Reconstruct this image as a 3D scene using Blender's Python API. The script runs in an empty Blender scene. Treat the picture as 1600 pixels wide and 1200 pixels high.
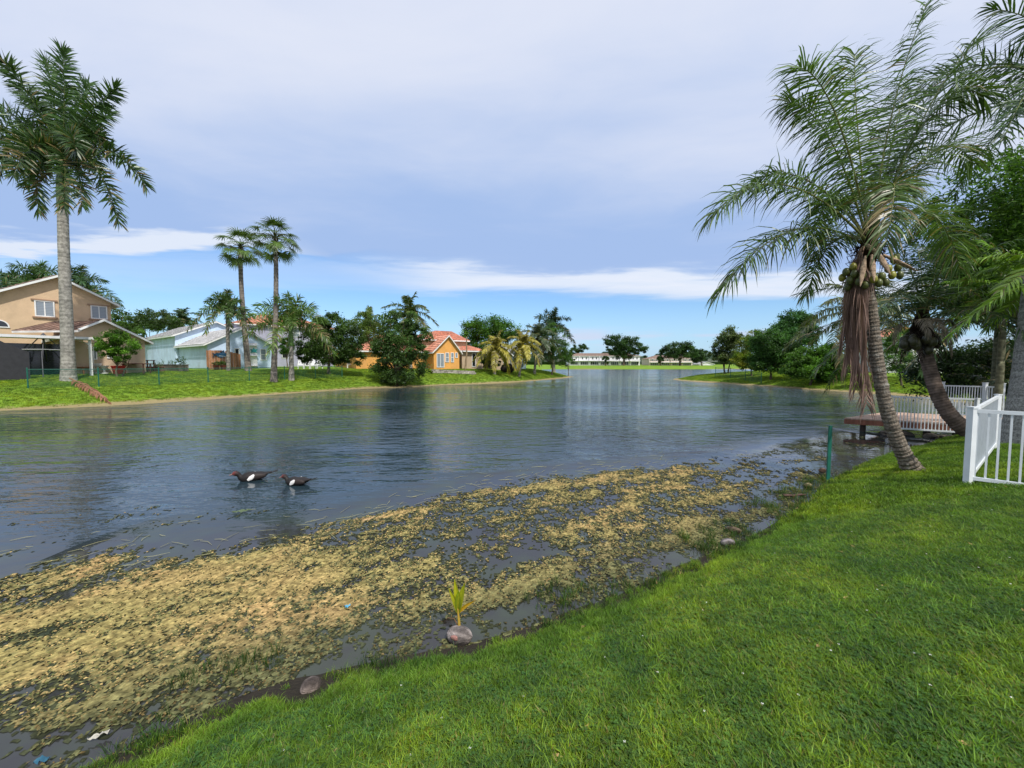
import bpy, math, random
import numpy as np
from mathutils import Vector

# ------------------------------------------------------------------ camera, sky, sun, exposure
sc = bpy.context.scene
COL = sc.collection
F, HOR, H = 620.0, 567.0, 2.3          # focal length in photo pixels, horizon row, eye height over the water
TH = math.atan((600 - HOR) / F)
cam_d = bpy.data.cameras.new("camera")
cam = bpy.data.objects.new("camera", cam_d); COL.objects.link(cam)
cam_d.sensor_width = 36; cam_d.lens = 36 * F / 1600
cam_d.clip_start = 0.05; cam_d.clip_end = 6000
cam.location = (0, 0, H); cam.rotation_euler = (math.pi / 2 - TH, 0, 0)
sc.camera = cam
SUN_EL, SUN_AZ = math.radians(52), math.radians(150)     # azimuth measured from +Y towards +X
sd = bpy.data.lights.new("sun", 'SUN'); sd.energy = 3.8; sd.angle = math.radians(1.5); sd.color = (1, .955, .88)
sun = bpy.data.objects.new("sun", sd); COL.objects.link(sun)
sdir = Vector((math.sin(SUN_AZ) * math.cos(SUN_EL), math.cos(SUN_AZ) * math.cos(SUN_EL), math.sin(SUN_EL)))
sun.rotation_euler = (-sdir).to_track_quat('-Z', 'Y').to_euler()
sc.view_settings.view_transform = 'Standard'; sc.view_settings.look = 'None'
sc.view_settings.exposure = 0.1; sc.view_settings.gamma = 1; sc.view_settings.use_curve_mapping = False

class NT:
    """small helper for node trees"""
    def __init__(s, t): s.t = t; t.nodes.clear()
    def n(s, kind, **kw):
        nd = s.t.nodes.new(kind)
        for k, v in kw.items():
            if k.startswith('i_'):
                key = k[2:]
                key = int(key) if key.isdigit() else key.replace('_', ' ')
                nd.inputs[key].default_value = v
            else: setattr(nd, k, v)
        return nd
    def l(s, a, b): s.t.links.new(a, b)
    def val(s, sock, x):
        if isinstance(x, (int, float)): sock.default_value = x
        elif isinstance(x, (tuple, list)): sock.default_value = x
        else: s.l(x, sock)
    def math(s, op, a, b=0.0, c=None, clamp=False):
        m = s.n('ShaderNodeMath', operation=op, use_clamp=clamp)
        s.val(m.inputs[0], a); s.val(m.inputs[1], b)
        if c is not None: s.val(m.inputs[2], c)
        return m.outputs[0]
    def mix(s, f, a, b, mode='MIX'):
        m = s.n('ShaderNodeMix', data_type='RGBA', blend_type=mode)
        s.val(m.inputs[0], f)
        for i, x in ((6, a), (7, b)):
            if isinstance(x, (tuple, list)) and len(x) == 3: x = (*x, 1)
            s.val(m.inputs[i], x)
        return m.outputs[2]
    def ss(s, x, lo, hi, a=0.0, b=1.0):
        m = s.n('ShaderNodeMapRange', interpolation_type='SMOOTHSTEP')
        s.val(m.inputs[0], x); m.inputs[1].default_value = lo; m.inputs[2].default_value = hi
        m.inputs[3].default_value = a; m.inputs[4].default_value = b
        return m.outputs[0]
    def noise(s, vec, scale, detail=4, rough=.55, dist=0.0):
        m = s.n('ShaderNodeTexNoise'); s.l(vec, m.inputs['Vector'])
        m.inputs['Scale'].default_value = scale; m.inputs['Detail'].default_value = detail
        m.inputs['Roughness'].default_value = rough; m.inputs['Distortion'].default_value = dist
        return m.outputs['Fac']
    def mapping(s, vec, scale=(1, 1, 1), rot=(0, 0, 0), loc=(0, 0, 0)):
        m = s.n('ShaderNodeMapping'); s.l(vec, m.inputs['Vector'])
        m.inputs['Scale'].default_value = scale; m.inputs['Rotation'].default_value = rot; m.inputs['Location'].default_value = loc
        return m.outputs[0]

world = bpy.data.worlds.new("World"); sc.world = world; world.use_nodes = True
w = NT(world.node_tree)
tc = w.n('ShaderNodeTexCoord'); dirv = tc.outputs['Generated']
sky = w.n('ShaderNodeTexSky', sky_type='NISHITA', sun_disc=False)
sky.sun_elevation = SUN_EL; sky.sun_rotation = SUN_AZ; sky.air_density = 1.0; sky.dust_density = 0.6; sky.ozone_density = 3.0
sx = w.n('ShaderNodeSeparateXYZ'); w.l(dirv, sx.inputs[0])
zc = w.math('MAXIMUM', sx.outputs[2], 0.012)
cxn = w.math('DIVIDE', sx.outputs[0], zc); cyn = w.math('DIVIDE', sx.outputs[1], zc)   # point on a flat cloud deck
cv = w.n('ShaderNodeCombineXYZ'); w.l(cxn, cv.inputs[0]); w.l(cyn, cv.inputs[1]); plane = cv.outputs[0]
n_big = w.noise(w.mapping(plane, (.16, .30, 1), loc=(3.1, 1.7, 0)), 1.0, 3, .5)
n_mid = w.noise(w.mapping(plane, (.55, .8, 1), loc=(7, 2, 0)), 1.0, 5, .55, .4)
n_fine = w.noise(w.mapping(plane, (.9, 2.2, 1), loc=(1, 9, 0)), 1.0, 6, .6, .3)
# clear air under the deck: saturated sea-side blue
skyc = w.mix(1.0, sky.outputs[0], (1.05, 1.28, 1.52), 'MULTIPLY')
low = w.ss(sx.outputs[2], 0.0, .16)
skyc = w.mix(w.math('MULTIPLY', w.math('SUBTRACT', 1.0, low), .62), skyc, (4.3, 6.6, 9.3))
# distant pinkish haze cloud near the horizon
lowc = w.math('MULTIPLY', w.ss(sx.outputs[2], .015, .05, 0, 1), w.ss(sx.outputs[2], .06, .105, 1, 0))
nl = w.noise(w.mapping(dirv, (2.2, 2.2, 16), loc=(.3, 0, 2)), 1.6, 4, .5)
skyc = w.mix(w.math('MULTIPLY', lowc, w.ss(nl, .46, .66, 0, .75)), skyc, (6.2, 6.6, 8.3))
# bright thin cloud band beyond the deck edge
ny = w.math('ADD', cyn, w.math('MULTIPLY', w.math('SUBTRACT', n_mid, .5), 2.1))
ny = w.math('ADD', ny, w.math('MULTIPLY', w.math('SUBTRACT', n_fine, .5), .9))
skew = w.math('MULTIPLY', cxn, -.10)
nyb = w.math('ADD', ny, skew)
band = w.math('MULTIPLY', w.ss(nyb, 3.6, 4.5), w.ss(nyb, 5.0, 6.3, 1, 0))
holes = w.ss(n_big, .40, .52)
band = w.math('MULTIPLY', band, w.ss(cxn, -2.2, -.3, .25, 1))
bandL = w.math('MULTIPLY', w.math('MULTIPLY', w.ss(ny, 2.9, 3.2), w.ss(ny, 3.5, 3.75, 1, 0)), w.ss(cxn, -2.4, -1.6, 1, 0))
skyc = w.mix(band, skyc, w.mix(n_fine, (6.0, 7.2, 9.0), (8.3, 8.5, 9.3)))
# the big lavender grey deck, overhead and behind
edge = w.math('ADD', ny, w.math('MULTIPLY', w.ss(cxn, -3.5, 1.0, 1.2, 0), 1.0))
deck = w.ss(edge, 4.1, 4.75, 1, 0)
shade = w.math('ADD', w.math('MULTIPLY', n_big, .95), w.math('MULTIPLY', n_mid, .38))
shade = w.math('ADD', shade, w.math('MULTIPLY', w.math('SUBTRACT', w.noise(w.mapping(plane, (1.6, 2.4, 1), rot=(0, 0, .5)), 1.0, 7, .62, .6), .5), .12))
far_dark = w.ss(cyn, 1.0, 3.4, 0, 1)
shade = w.math('SUBTRACT', shade, w.math('MULTIPLY', far_dark, .32))
deckc = w.mix(w.ss(shade, .36, .80), (3.6, 5.0, 7.9), (7.3, 7.7, 8.9))
skyc = w.mix(w.math('MULTIPLY', deck, .97), skyc, deckc)
skyc = w.mix(bandL, skyc, (7.0, 7.7, 9.0))
bg = w.n('ShaderNodeBackground'); w.l(skyc, bg.inputs[0]); bg.inputs[1].default_value = .1
wo = w.n('ShaderNodeOutputWorld'); w.l(bg.outputs[0], wo.inputs[0])

# ------------------------------------------------------------------ picture ray helpers (used to read real positions)
def ray(px, py):
    a, b = (px - 800) / F, (600 - py) / F
    return np.array([a, math.cos(TH) + b * math.sin(TH), b * math.cos(TH) - math.sin(TH)])
def at(px, py, Y):                     # point at depth Y
    r = ray(px, py); return np.array([0, 0, H]) + r * (Y / r[1])
def onz(px, py, z=0.0):                # point on a level plane
    r = ray(px, py); return np.array([0, 0, H]) + r * ((z - H) / r[2])

# ------------------------------------------------------------------ mesh builder
class MB:
    def __init__(s): s.v = []; s.f = []; s.c = []; s.n = 0
    def add(s, v, f, c=(1, 1, 1)):
        v = np.asarray(v, float).reshape(-1, 3); f = np.asarray(f, int)
        s.v.append(v); s.f.append(f + s.n)
        c = np.asarray(c, float)
        if c.ndim == 1: c = np.tile(c, (len(v), 1))
        s.c.append(c); s.n += len(v); return s
    def obox(s, o, a, b, c3, col=(1, 1, 1)):
        o, a, b, c3 = (np.asarray(q, float) for q in (o, a, b, c3))
        v = [o, o + a, o + a + b, o + b]; v += [q + c3 for q in v]
        f = [(0, 3, 2, 1), (4, 5, 6, 7), (0, 1, 5, 4), (1, 2, 6, 5), (2, 3, 7, 6), (3, 0, 4, 7)]
        return s.add(v, f, col)
    def box(s, x, y, z, sx, sy, sz, col=(1, 1, 1)):      # centre x,y and bottom z
        return s.obox((x - sx / 2, y - sy / 2, z), (sx, 0, 0), (0, sy, 0), (0, 0, sz), col)
    def tube(s, pts, rad, sides=8, col=(1, 1, 1), caps=True):
        pts = np.asarray(pts, float); n = len(pts)
        rad = np.broadcast_to(np.asarray(rad, float), (n,)) if np.ndim(rad) < 2 else np.asarray(rad)
        t = np.gradient(pts, axis=0); t /= np.linalg.norm(t, axis=1)[:, None] + 1e-9
        ref = np.array([0, 0, 1.]) if abs(t[:, 2]).mean() < .8 else np.array([0, 1., 0])
        a = np.cross(t, ref); a /= np.linalg.norm(a, axis=1)[:, None] + 1e-9
        b = np.cross(t, a)
        th = np.linspace(0, 2 * np.pi, sides, endpoint=False)
        if rad.ndim == 1: ra = rb = rad
        else: ra, rb = rad[:, 0], rad[:, 1]
        ring = pts[:, None] + a[:, None] * (np.cos(th)[None, :, None] * ra[:, None, None]) + b[:, None] * (np.sin(th)[None, :, None] * rb[:, None, None])
        f = []
        for i in range(n - 1):
            for j in range(sides):
                k = (j + 1) % sides
                f.append((i * sides + j, i * sides + k, (i + 1) * sides + k, (i + 1) * sides + j))
        cc = np.asarray(col, float)
        if cc.ndim == 2: cc = np.repeat(cc, sides, axis=0)
        s.add(ring.reshape(-1, 3), f, cc)
        if caps:
            for i in (0, n - 1):
                cen = pts[i]; rr = ring[i]
                col1 = cc[i * sides] if cc.ndim == 2 else cc
                s.add(np.vstack([rr, cen]), [(j, (j + 1) % sides, sides) for j in range(sides)], col1)
        return s
    def ball(s, c, r, col=(1, 1, 1), nu=10, nv=7, jit=0, rng=None):
        r = np.broadcast_to(np.asarray(r, float), (3,))
        v = []; f = []
        for i in range(nv + 1):
            ph = math.pi * i / nv
            for j in range(nu):
                th = 2 * math.pi * j / nu
                k = 1 + (rng.uniform(-jit, jit) if jit and 0 < i < nv else 0)
                v.append((c[0] + r[0] * k * math.sin(ph) * math.cos(th), c[1] + r[1] * k * math.sin(ph) * math.sin(th), c[2] + r[2] * k * math.cos(ph)))
        for i in range(nv):
            for j in range(nu):
                k = (j + 1) % nu
                f.append((i * nu + j, (i + 1) * nu + j, (i + 1) * nu + k, i * nu + k))
        return s.add(v, f, col)
    def mesh(s, name, origin=(0, 0, 0), smooth=False):
        V = np.vstack(s.v) - np.asarray(origin, float); C = np.vstack(s.c)
        me = bpy.data.meshes.new(name)
        tot = [f.shape[1] for f in s.f for _ in range(0)]
        loops = np.concatenate([f.ravel() for f in s.f])
        lt = np.concatenate([np.full(len(f), f.shape[1]) for f in s.f])
        ls = np.concatenate([[0], np.cumsum(lt)[:-1]])
        me.vertices.add(len(V)); me.vertices.foreach_set('co', V.ravel().astype(np.float32))
        me.loops.add(len(loops)); me.loops.foreach_set('vertex_index', loops.astype(np.int32))
        me.polygons.add(len(lt)); me.polygons.foreach_set('loop_start', ls.astype(np.int32))
        me.polygons.foreach_set('loop_total', lt.astype(np.int32))
        me.polygons.foreach_set('use_smooth', np.full(len(lt), smooth, bool))
        a = me.color_attributes.new('Col', 'FLOAT_COLOR', 'POINT')
        a.data.foreach_set('color', np.hstack([C, np.ones((len(C), 1))]).ravel().astype(np.float32))
        me.update(calc_edges=True); me.validate()
        return me
    def build(s, name, mat, parent=None, smooth=False, local=False, **props):
        org = (0, 0, 0) if (parent is None or local) else tuple(root_loc(parent))
        me = s.mesh(name, org, smooth); me.materials.append(mat)
        o = bpy.data.objects.new(name, me); COL.objects.link(o)
        if parent is not None: o.parent = parent
        for k, v in props.items(): o[k] = v
        return o
def root_loc(o):
    l = np.array(o.location)
    while o.parent is not None: o = o.parent; l = l + np.array(o.location)
    return l
def thing(name, label, cat, loc=(0, 0, 0), rz=0, group=None):
    o = bpy.data.objects.new(name, None); COL.objects.link(o)
    o.location = tuple(loc); o.rotation_euler = (0, 0, rz); o.empty_display_size = .2
    o['label'] = label; o['category'] = cat
    if group: o['group'] = group
    return o
def tag(o, label, cat, group=None):
    o['label'] = label; o['category'] = cat
    if group: o['group'] = group
    return o
def centre_origin(o, loc):
    """move a single-mesh thing's origin to its base"""
    me = o.data; n = len(me.vertices); a = np.empty(n * 3, np.float32); me.vertices.foreach_get('co', a)
    a = a.reshape(-1, 3) - np.asarray(loc, np.float32); me.vertices.foreach_set('co', a.ravel()); me.update(); o.location = tuple(loc); return o
def dup(root, loc, rz, label):
    r = root.copy(); COL.objects.link(r); r.location = tuple(loc); r.rotation_euler = (0, 0, rz); r['label'] = label
    for ch in list(root.children):
        c = ch.copy(); COL.objects.link(c); c.parent = r
        for g in ch.children:
            d = g.copy(); COL.objects.link(d); d.parent = c
    return r

# ------------------------------------------------------------------ materials
def new_mat(name):
    m = bpy.data.materials.new(name); m.use_nodes = True; return m, NT(m.node_tree)
def surf(name, col=None, rough=.7, nscale=6, namp=.25, bump=.0, bscale=40, spec=.3, metal=0, stretch=(1, 1, 1), dirt=0.0, dirtcol=(.1, .09, .07)):
    """general painted / stone / wood surface: attribute or plain colour, mottled by noise, with fine relief"""
    m, t = new_mat(name)
    p = t.n('ShaderNodeBsdfPrincipled'); o = t.n('ShaderNodeOutputMaterial'); t.l(p.outputs[0], o.inputs[0])
    geo = t.n('ShaderNodeNewGeometry'); pos = t.mapping(geo.outputs['Position'], stretch)
    at_ = t.n('ShaderNodeAttribute', attribute_name='Col')
    base = at_.outputs['Color'] if col is None else t.mix(1.0, (*col, 1), at_.outputs['Color'], 'MULTIPLY')
    nz = t.noise(pos, nscale, 6, .6)
    k = t.ss(nz, .3, .7, 1 - namp, 1 + namp)
    c = t.mix(1.0, base, k, 'MULTIPLY')
    if dirt > 0:
        nd = t.noise(pos, nscale * .35, 6, .7)
        c = t.mix(t.ss(nd, .5, .75, 0, dirt), c, dirtcol)
    t.l(c, p.inputs['Base Color'])
    p.inputs['Roughness'].default_value = rough; p.inputs['Specular IOR Level'].default_value = spec; p.inputs['Metallic'].default_value = metal
    if bump > 0:
        b = t.n('ShaderNodeBump'); b.inputs['Strength'].default_value = bump; b.inputs['Distance'].default_value = .02
        t.l(t.noise(pos, bscale, 4, .6), b.inputs['Height']); t.l(b.outputs[0], p.inputs['Normal'])
    return m
def leaf_mat(name, transl=.35, rough=.45, gloss=.35, patch=0.0):
    m, t = new_mat(name)
    o = t.n('ShaderNodeOutputMaterial'); at_ = t.n('ShaderNodeAttribute', attribute_name='Col')
    p = t.n('ShaderNodeBsdfPrincipled'); p.inputs['Roughness'].default_value = rough; p.inputs['Specular IOR Level'].default_value = gloss
    geo = t.n('ShaderNodeNewGeometry')
    c = t.mix(1.0, at_.outputs['Color'], t.ss(t.noise(geo.outputs['Position'], 3.0, 4), .3, .7, .78, 1.22), 'MULTIPLY')
    t.l(c, p.inputs['Base Color'])
    tr = t.n('ShaderNodeBsdfTranslucent'); t.l(t.mix(1.0, c, (1.25, 1.35, .55), 'MULTIPLY'), tr.inputs[0])
    mx = t.n('ShaderNodeMixShader'); mx.inputs[0].default_value = transl
    t.l(p.outputs[0], mx.inputs[1]); t.l(tr.outputs[0], mx.inputs[2]); t.l(mx.outputs[0], o.inputs[0])
    return m
M_leaf = leaf_mat('leaf'); M_palm = leaf_mat('palm_leaf', .25, .38, .5); M_dead = leaf_mat('dead_leaf', .15, .8, .1)
M_stucco = surf('stucco', rough=.9, nscale=1.2, namp=.09, bump=.35, bscale=24, dirt=.28, dirtcol=(.2, .17, .14))
M_tile = surf('roof_tile', rough=.85, nscale=2.5, namp=.22, bump=.3, bscale=25, dirt=.35, dirtcol=(.12, .10, .09))
M_white = surf('white_paint', rough=.45, nscale=3, namp=.06, dirt=.12, dirtcol=(.3, .3, .27))
M_vinyl = surf('white_coated_metal', (.74, .77, .78), rough=.35, nscale=5, namp=.05, dirt=.15, dirtcol=(.32, .34, .28))
M_plain = surf('painted', rough=.6, nscale=5, namp=.12, bump=.1)
M_green = surf('green_coated_metal', (.015, .12, .085), rough=.4, nscale=8, namp=.15, dirt=.15)
M_wood = surf('weathered_wood', rough=.85, nscale=3, namp=.25, bump=.4, bscale=18, stretch=(3, 3, .6), dirt=.3)
M_trunk = surf('palm_trunk', rough=.95, nscale=7, namp=.35, bump=.8, bscale=22, dirt=.3, dirtcol=(.05, .045, .035), spec=.1)
M_lichen = surf('lichened_palm_trunk', rough=.95, nscale=26, namp=.45, bump=1.0, bscale=40, dirt=.75, dirtcol=(.38, .37, .33), spec=.1)
M_bark = surf('bark', (.13, .10, .07), rough=.95, nscale=5, namp=.4, bump=.8, bscale=14, stretch=(2, 2, .5), spec=.1)
M_husk = surf('coconut_husk', rough=.85, nscale=22, namp=.45, bump=.9, bscale=110, stretch=(.4, 1, 1), spec=.15, dirt=.4, dirtcol=(.07, .05, .035))
M_nut = surf('green_coconut', rough=.4, nscale=9, namp=.25, spec=.5)
M_stone = surf('stone', rough=.9, nscale=8, namp=.4, bump=.6, bscale=25)
def glass_mat(name, col, rough=.08):
    m, t = new_mat(name); p = t.n('ShaderNodeBsdfPrincipled'); o = t.n('ShaderNodeOutputMaterial'); t.l(p.outputs[0], o.inputs[0])
    geo = t.n('ShaderNodeNewGeometry')
    blind = t.math('FRACT', t.math('MULTIPLY', t.n('ShaderNodeSeparateXYZ').outputs[2], 1.0))
    s_ = t.n('ShaderNodeSeparateXYZ'); t.l(geo.outputs['Position'], s_.inputs[0])
    fr = t.math('FRACT', t.math('MULTIPLY', s_.outputs[2], 9.0))
    t.l(t.mix(t.ss(fr, .1, .4), tuple(q * .7 for q in col), col), p.inputs['Base Color'])
    p.inputs['Roughness'].default_value = rough; p.inputs['Specular IOR Level'].default_value = .8
    return m
M_glass = glass_mat('window_glass_with_blinds', (.26, .30, .34)); M_dark = glass_mat('dark_glass', (.02, .025, .03))

# ------------------------------------------------------------------ terrain: lake outline and heights
near = [(150, 1200), (255, 1150), (400, 1085), (520, 1062), (640, 1035), (780, 1003), (900, 962), (1020, 905), (1150, 852), (1235, 800), (1285, 755), (1340, 730), (1392, 709), (1440, 698), (1478, 684)]
lake = [(-60, -40), (-25, -9), (-9, -1.5), (-5, .8)] + [tuple(onz(*p)[:2]) for p in near]
lake += [(15.5, 12.6), (18.2, 14.2), (22, 17.5)]
lake += [tuple(onz(*p)[:2]) for p in [(1450, 620), (1300, 611.5), (1200, 604), (1150, 600.5), (1100, 597.5)]]
lake += [(21.5, 54), (24.5, 60), (31, 65), (46, 84), (72, 112), (130, 135), (128, 143), (90, 144.5), (52, 141), (15, 145), (6, 122), (3, 95), (5, 78), (10.6, 67.5), (9.6, 63)]
lake += [tuple(onz(*p)[:2]) for p in [(855, 593.5), (800, 598), (740, 600.5), (690, 602), (640, 604.5), (580, 606.5), (500, 612), (400, 619), (300, 626), (200, 632.5), (100, 637.5), (0, 642)]]
lake += [(-31, 12), (-45, -5), (-80, -45)]
lake = np.array(lake)
def chaikin(P, n=2):
    for _ in range(n):
        Q = np.roll(P, -1, axis=0); P = np.stack([.75 * P + .25 * Q, .25 * P + .75 * Q], 1).reshape(-1, 2)
    return P
lake = chaikin(lake, 2)
def fbm(x, y, seed=0, octaves=4, f0=1.0):
    rng = np.random.RandomState(seed); r = 0; amp = 1; tot = 0
    for o in range(octaves):
        for k in range(4):
            th = rng.uniform(0, 2 * np.pi); ff = f0 * 2 ** o * rng.uniform(.7, 1.3); ph = rng.uniform(0, 2 * np.pi)
            th2 = rng.uniform(0, 2 * np.pi)
            r = r + amp * .25 * np.sin(ff * (x * np.cos(th) + y * np.sin(th)) + ph + 1.7 * np.sin(ff * .6 * (x * np.cos(th2) + y * np.sin(th2)) + ph * 3))
        tot += amp; amp *= .55
    return r / tot * 1.6
def sdist(x, y):
    """positive on land, metres to the water's edge"""
    x = np.asarray(x, float); y = np.asarray(y, float); sh = x.shape; x = x.ravel(); y = y.ravel()
    d = np.full(x.shape, 1e9); ins = np.zeros(x.shape, bool)
    A = lake; B = np.roll(lake, -1, axis=0)
    for (ax, ay), (bx, by) in zip(A, B):
        ex, ey = bx - ax, by - ay; L = ex * ex + ey * ey + 1e-12
        t = np.clip(((x - ax) * ex + (y - ay) * ey) / L, 0, 1)
        d = np.minimum(d, (x - ax - t * ex) ** 2 + (y - ay - t * ey) ** 2)
        c = (ay > y) != (by > y)
        if abs(by - ay) > 1e-12: ins ^= c & (x < (bx - ax) * (y - ay) / (by - ay) + ax)
    d = np.sqrt(d); return np.where(ins, -d, d).reshape(sh)
def sstep(x, a, b): t = np.clip((x - a) / (b - a), 0, 1); return t * t * (3 - 2 * t)
def nearness(x, y):       # 1 on the near bank, 0 on the far ones
    return (1 - sstep(y + .0 * x, 13.5, 19)) * sstep(x, -22, -14)
def height(x, y, d=None):
    x = np.asarray(x, float); y = np.asarray(y, float)
    if d is None: d = sdist(x, y)
    nr = nearness(x, y)
    wob = fbm(x, y, 5, 3, 1.3) * .10 * nr + fbm(x, y, 6, 3, .35) * .35 * (1 - nr)
    d = d + wob * np.exp(-np.abs(d) / 3)
    far = sstep(y, 90, 130); rgt = sstep(x, 13, 20)
    plat = nr * .85 + (1 - nr) * (1.7 * (1 - far) * (1 - rgt) + (far * 1.0 + (1 - far) * rgt * 1.25))
    sc_ = nr * 2.4 + (1 - nr) * (4.5 + far * 12)
    flat = nr * .12 + (1 - nr) * (1.0)
    up = np.maximum(d - flat, 0)
    z = np.where(d < 0, np.maximum(.22 * d, -1.2), .05 * np.minimum(d, flat) / np.maximum(flat, .1) + plat * (1 - np.exp(-up / sc_)))
    z = z + np.where(d > .2, fbm(x, y, 9, 4, .8) * .025 * np.clip(d - .2, 0, 1), 0)
    return z
def gz(x, y): return float(height(np.array([x]), np.array([y]))[0])
def axis(lo, a, b, hi, fine, mid_lo, mid_hi, mid):
    v = list(np.arange(a, b, fine))
    x = b; s_ = fine
    while x < hi:
        v.append(x); s_ = min(s_ * 1.12, mid) if x < mid_hi else s_ * 1.25; x += s_
    x = a; s_ = fine; w_ = []
    while x > lo:
        s_ = min(s_ * 1.12, mid) if x > mid_lo else s_ * 1.25; x -= s_; w_.append(x)
    return np.array(w_[::-1] + v)
gx = axis(-1800, -4.5, 13, 1800, .11, -48, 45, .5); gy = axis(-300, .5, 13, 3000, .11, -2, 75, .5)
X, Y = np.meshgrid(gx, gy); D = sdist(X, Y); Z = height(X, Y, D)
ny_, nx_ = X.shape
idx = np.arange(nx_ * ny_).reshape(ny_, nx_)
quad = np.stack([idx[:-1, :-1], idx[:-1, 1:], idx[1:, 1:], idx[1:, :-1]], -1).reshape(-1, 4)
g = MB(); NR = nearness(X, Y)
g.add(np.stack([X, Y, Z], -1).reshape(-1, 3), quad, np.stack([np.clip(D, 0, 4) / 4, NR, NR * 0], -1).reshape(-1, 3))
def ground_mat():
    m, t = new_mat('lawn_ground'); p = t.n('ShaderNodeBsdfPrincipled'); o = t.n('ShaderNodeOutputMaterial'); t.l(p.outputs[0], o.inputs[0])
    geo = t.n('ShaderNodeNewGeometry'); pos = geo.outputs['Position']; a = t.n('ShaderNodeAttribute', attribute_name='Col')
    s_ = t.n('ShaderNodeSeparateColor'); t.l(a.outputs['Color'], s_.inputs[0])
    d = t.math('MULTIPLY', s_.outputs[0], 4.0); nr = s_.outputs[1]
    n1 = t.noise(pos, .45, 5, .6); n2 = t.noise(pos, 5, 5, .65); n3 = t.noise(pos, 38, 3, .6)
    far = t.mix(t.ss(n1, .35, .65), (.14, .25, .022), (.20, .31, .032))
    far = t.mix(t.ss(n2, .45, .75, 0, .6), far, (.17, .22, .035))
    far = t.mix(1.0, far, t.ss(n3, .25, .75, .55, 1.4), 'MULTIPLY')
    soil = t.mix(n2, (.016, .028, .006), (.035, .05, .012))
    grass = t.mix(nr, far, soil)
    dj = t.math('ADD', d, t.math('MULTIPLY', t.math('SUBTRACT', n2, .5), .8))
    sand = t.mix(t.noise(pos, 9, 5, .7), (.20, .17, .075), (.42, .33, .17))
    mud = t.mix(n2, (.022, .019, .016), (.06, .05, .035))
    edge = t.mix(nr, sand, mud)
    k_far = t.ss(dj, .9, 1.35, 1, 0); k_near = t.ss(dj, .15, .42, 1, 0)
    k = t.math('ADD', t.math('MULTIPLY', k_near, nr), t.math('MULTIPLY', k_far, t.math('SUBTRACT', 1.0, nr)))
    t.l(t.mix(k, grass, edge), p.inputs['Base Color']); p.inputs['Roughness'].default_value = .95; p.inputs['Specular IOR Level'].default_value = .1
    b = t.n('ShaderNodeBump'); b.inputs['Strength'].default_value = .6; b.inputs['Distance'].default_value = .05
    t.l(n3, b.inputs['Height']); t.l(b.outputs[0], p.inputs['Normal'])
    return m
ground = g.build('ground', ground_mat(), smooth=True, kind='structure')

# water
def water_mat():
    m, t = new_mat('lake_water'); p = t.n('ShaderNodeBsdfPrincipled'); o = t.n('ShaderNodeOutputMaterial'); t.l(p.outputs[0], o.inputs[0])
    geo = t.n('ShaderNodeNewGeometry'); pos = geo.outputs['Position']
    at_ = t.n('ShaderNodeAttribute', attribute_name='Col'); s_ = t.n('ShaderNodeSeparateColor'); t.l(at_.outputs['Color'], s_.inputs[0])
    calm = s_.outputs[0]
    nn = t.noise(pos, 1.1, 4, .6)
    c = t.mix(calm, (.020, .036, .046), t.mix(t.ss(nn, .4, .65), (.035, .034, .036), (.045, .055, .036)))
    t.l(c, p.inputs['Base Color']); sp_ = t.n('ShaderNodeSeparateXYZ'); t.l(pos, sp_.inputs[0]); py_ = sp_.outputs[1]; t.l(t.ss(py_, 15, 110, .03, .15), p.inputs['Roughness']); p.inputs['IOR'].default_value = 1.34
    p.inputs['Specular IOR Level'].default_value = .85
    v1 = t.mapping(pos, (.95, 2.2, 1), (0, 0, .10)); v2 = t.mapping(pos, (1.0, 2.4, 1), (0, 0, -.22)); v3 = t.mapping(pos, (1, 1.7, 1), (0, 0, .5))
    w0 = t.noise(t.mapping(pos, (.45, 1.5, 1), (0, 0, .05)), .5, 2, .5, .3); w1 = t.noise(v1, .85, 3, .5, .4); w2 = t.noise(v2, 2.3, 3, .5, .3); w3 = t.noise(v3, 11, 2, .5)
    gust = t.ss(t.noise(t.mapping(pos, (.05, .11, 1)), 1.0, 3, .5), .38, .62, .35, 1.3)
    hgt = t.math('ADD', t.math('ADD', t.math('MULTIPLY', w0, .085), t.math('MULTIPLY', w1, .115)), t.math('ADD', t.math('MULTIPLY', w2, .062), t.math('MULTIPLY', w3, .008)))
    gust = t.math('MULTIPLY', gust, t.ss(py_, 4, 15, .38, 1.0))
    hgt = t.math('MULTIPLY', hgt, t.math('MULTIPLY', gust, t.ss(calm, 0, 1, 1, .05)))
    b = t.n('ShaderNodeBump'); b.inputs['Strength'].default_value = 1.0; b.inputs['Distance'].default_value = 1.0
    t.l(hgt, b.inputs['Height']); t.l(b.outputs[0], p.inputs['Normal'])
    return m
mat_edge_px = [(0, 905), (90, 868), (200, 852), (330, 850), (480, 828), (600, 790), (720, 762), (860, 738), (1000, 728), (1120, 712), (1230, 690), (1330, 676)]
mat_edge = np.array([[-9, 5.2]] + [onz(*p)[:2] for p in mat_edge_px] + [[12.5, 11.2]])
def edge_y(x): return np.interp(x, mat_edge[:, 0], mat_edge[:, 1])
wx = axis(-1800, -8, 14, 1800, .25, -48, 45, 1.2); wy = axis(-300, 0, 14, 3000, .25, -2, 75, 1.2)
WX, WY = np.meshgrid(wx, wy); wi = np.arange(WX.size).reshape(WX.shape)
calm = sstep(edge_y(WX) + .25 - WY, -1.3, .6) * sstep(WX, -14, -9) * (1 - sstep(WX, 12, 16))
wq = np.stack([wi[:-1, :-1], wi[:-1, 1:], wi[1:, 1:], wi[1:, :-1]], -1).reshape(-1, 4)
wm = MB(); wm.add(np.stack([WX, WY, WX * 0], -1).reshape(-1, 3), wq, np.stack([calm, calm, calm], -1).reshape(-1, 3))
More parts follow.
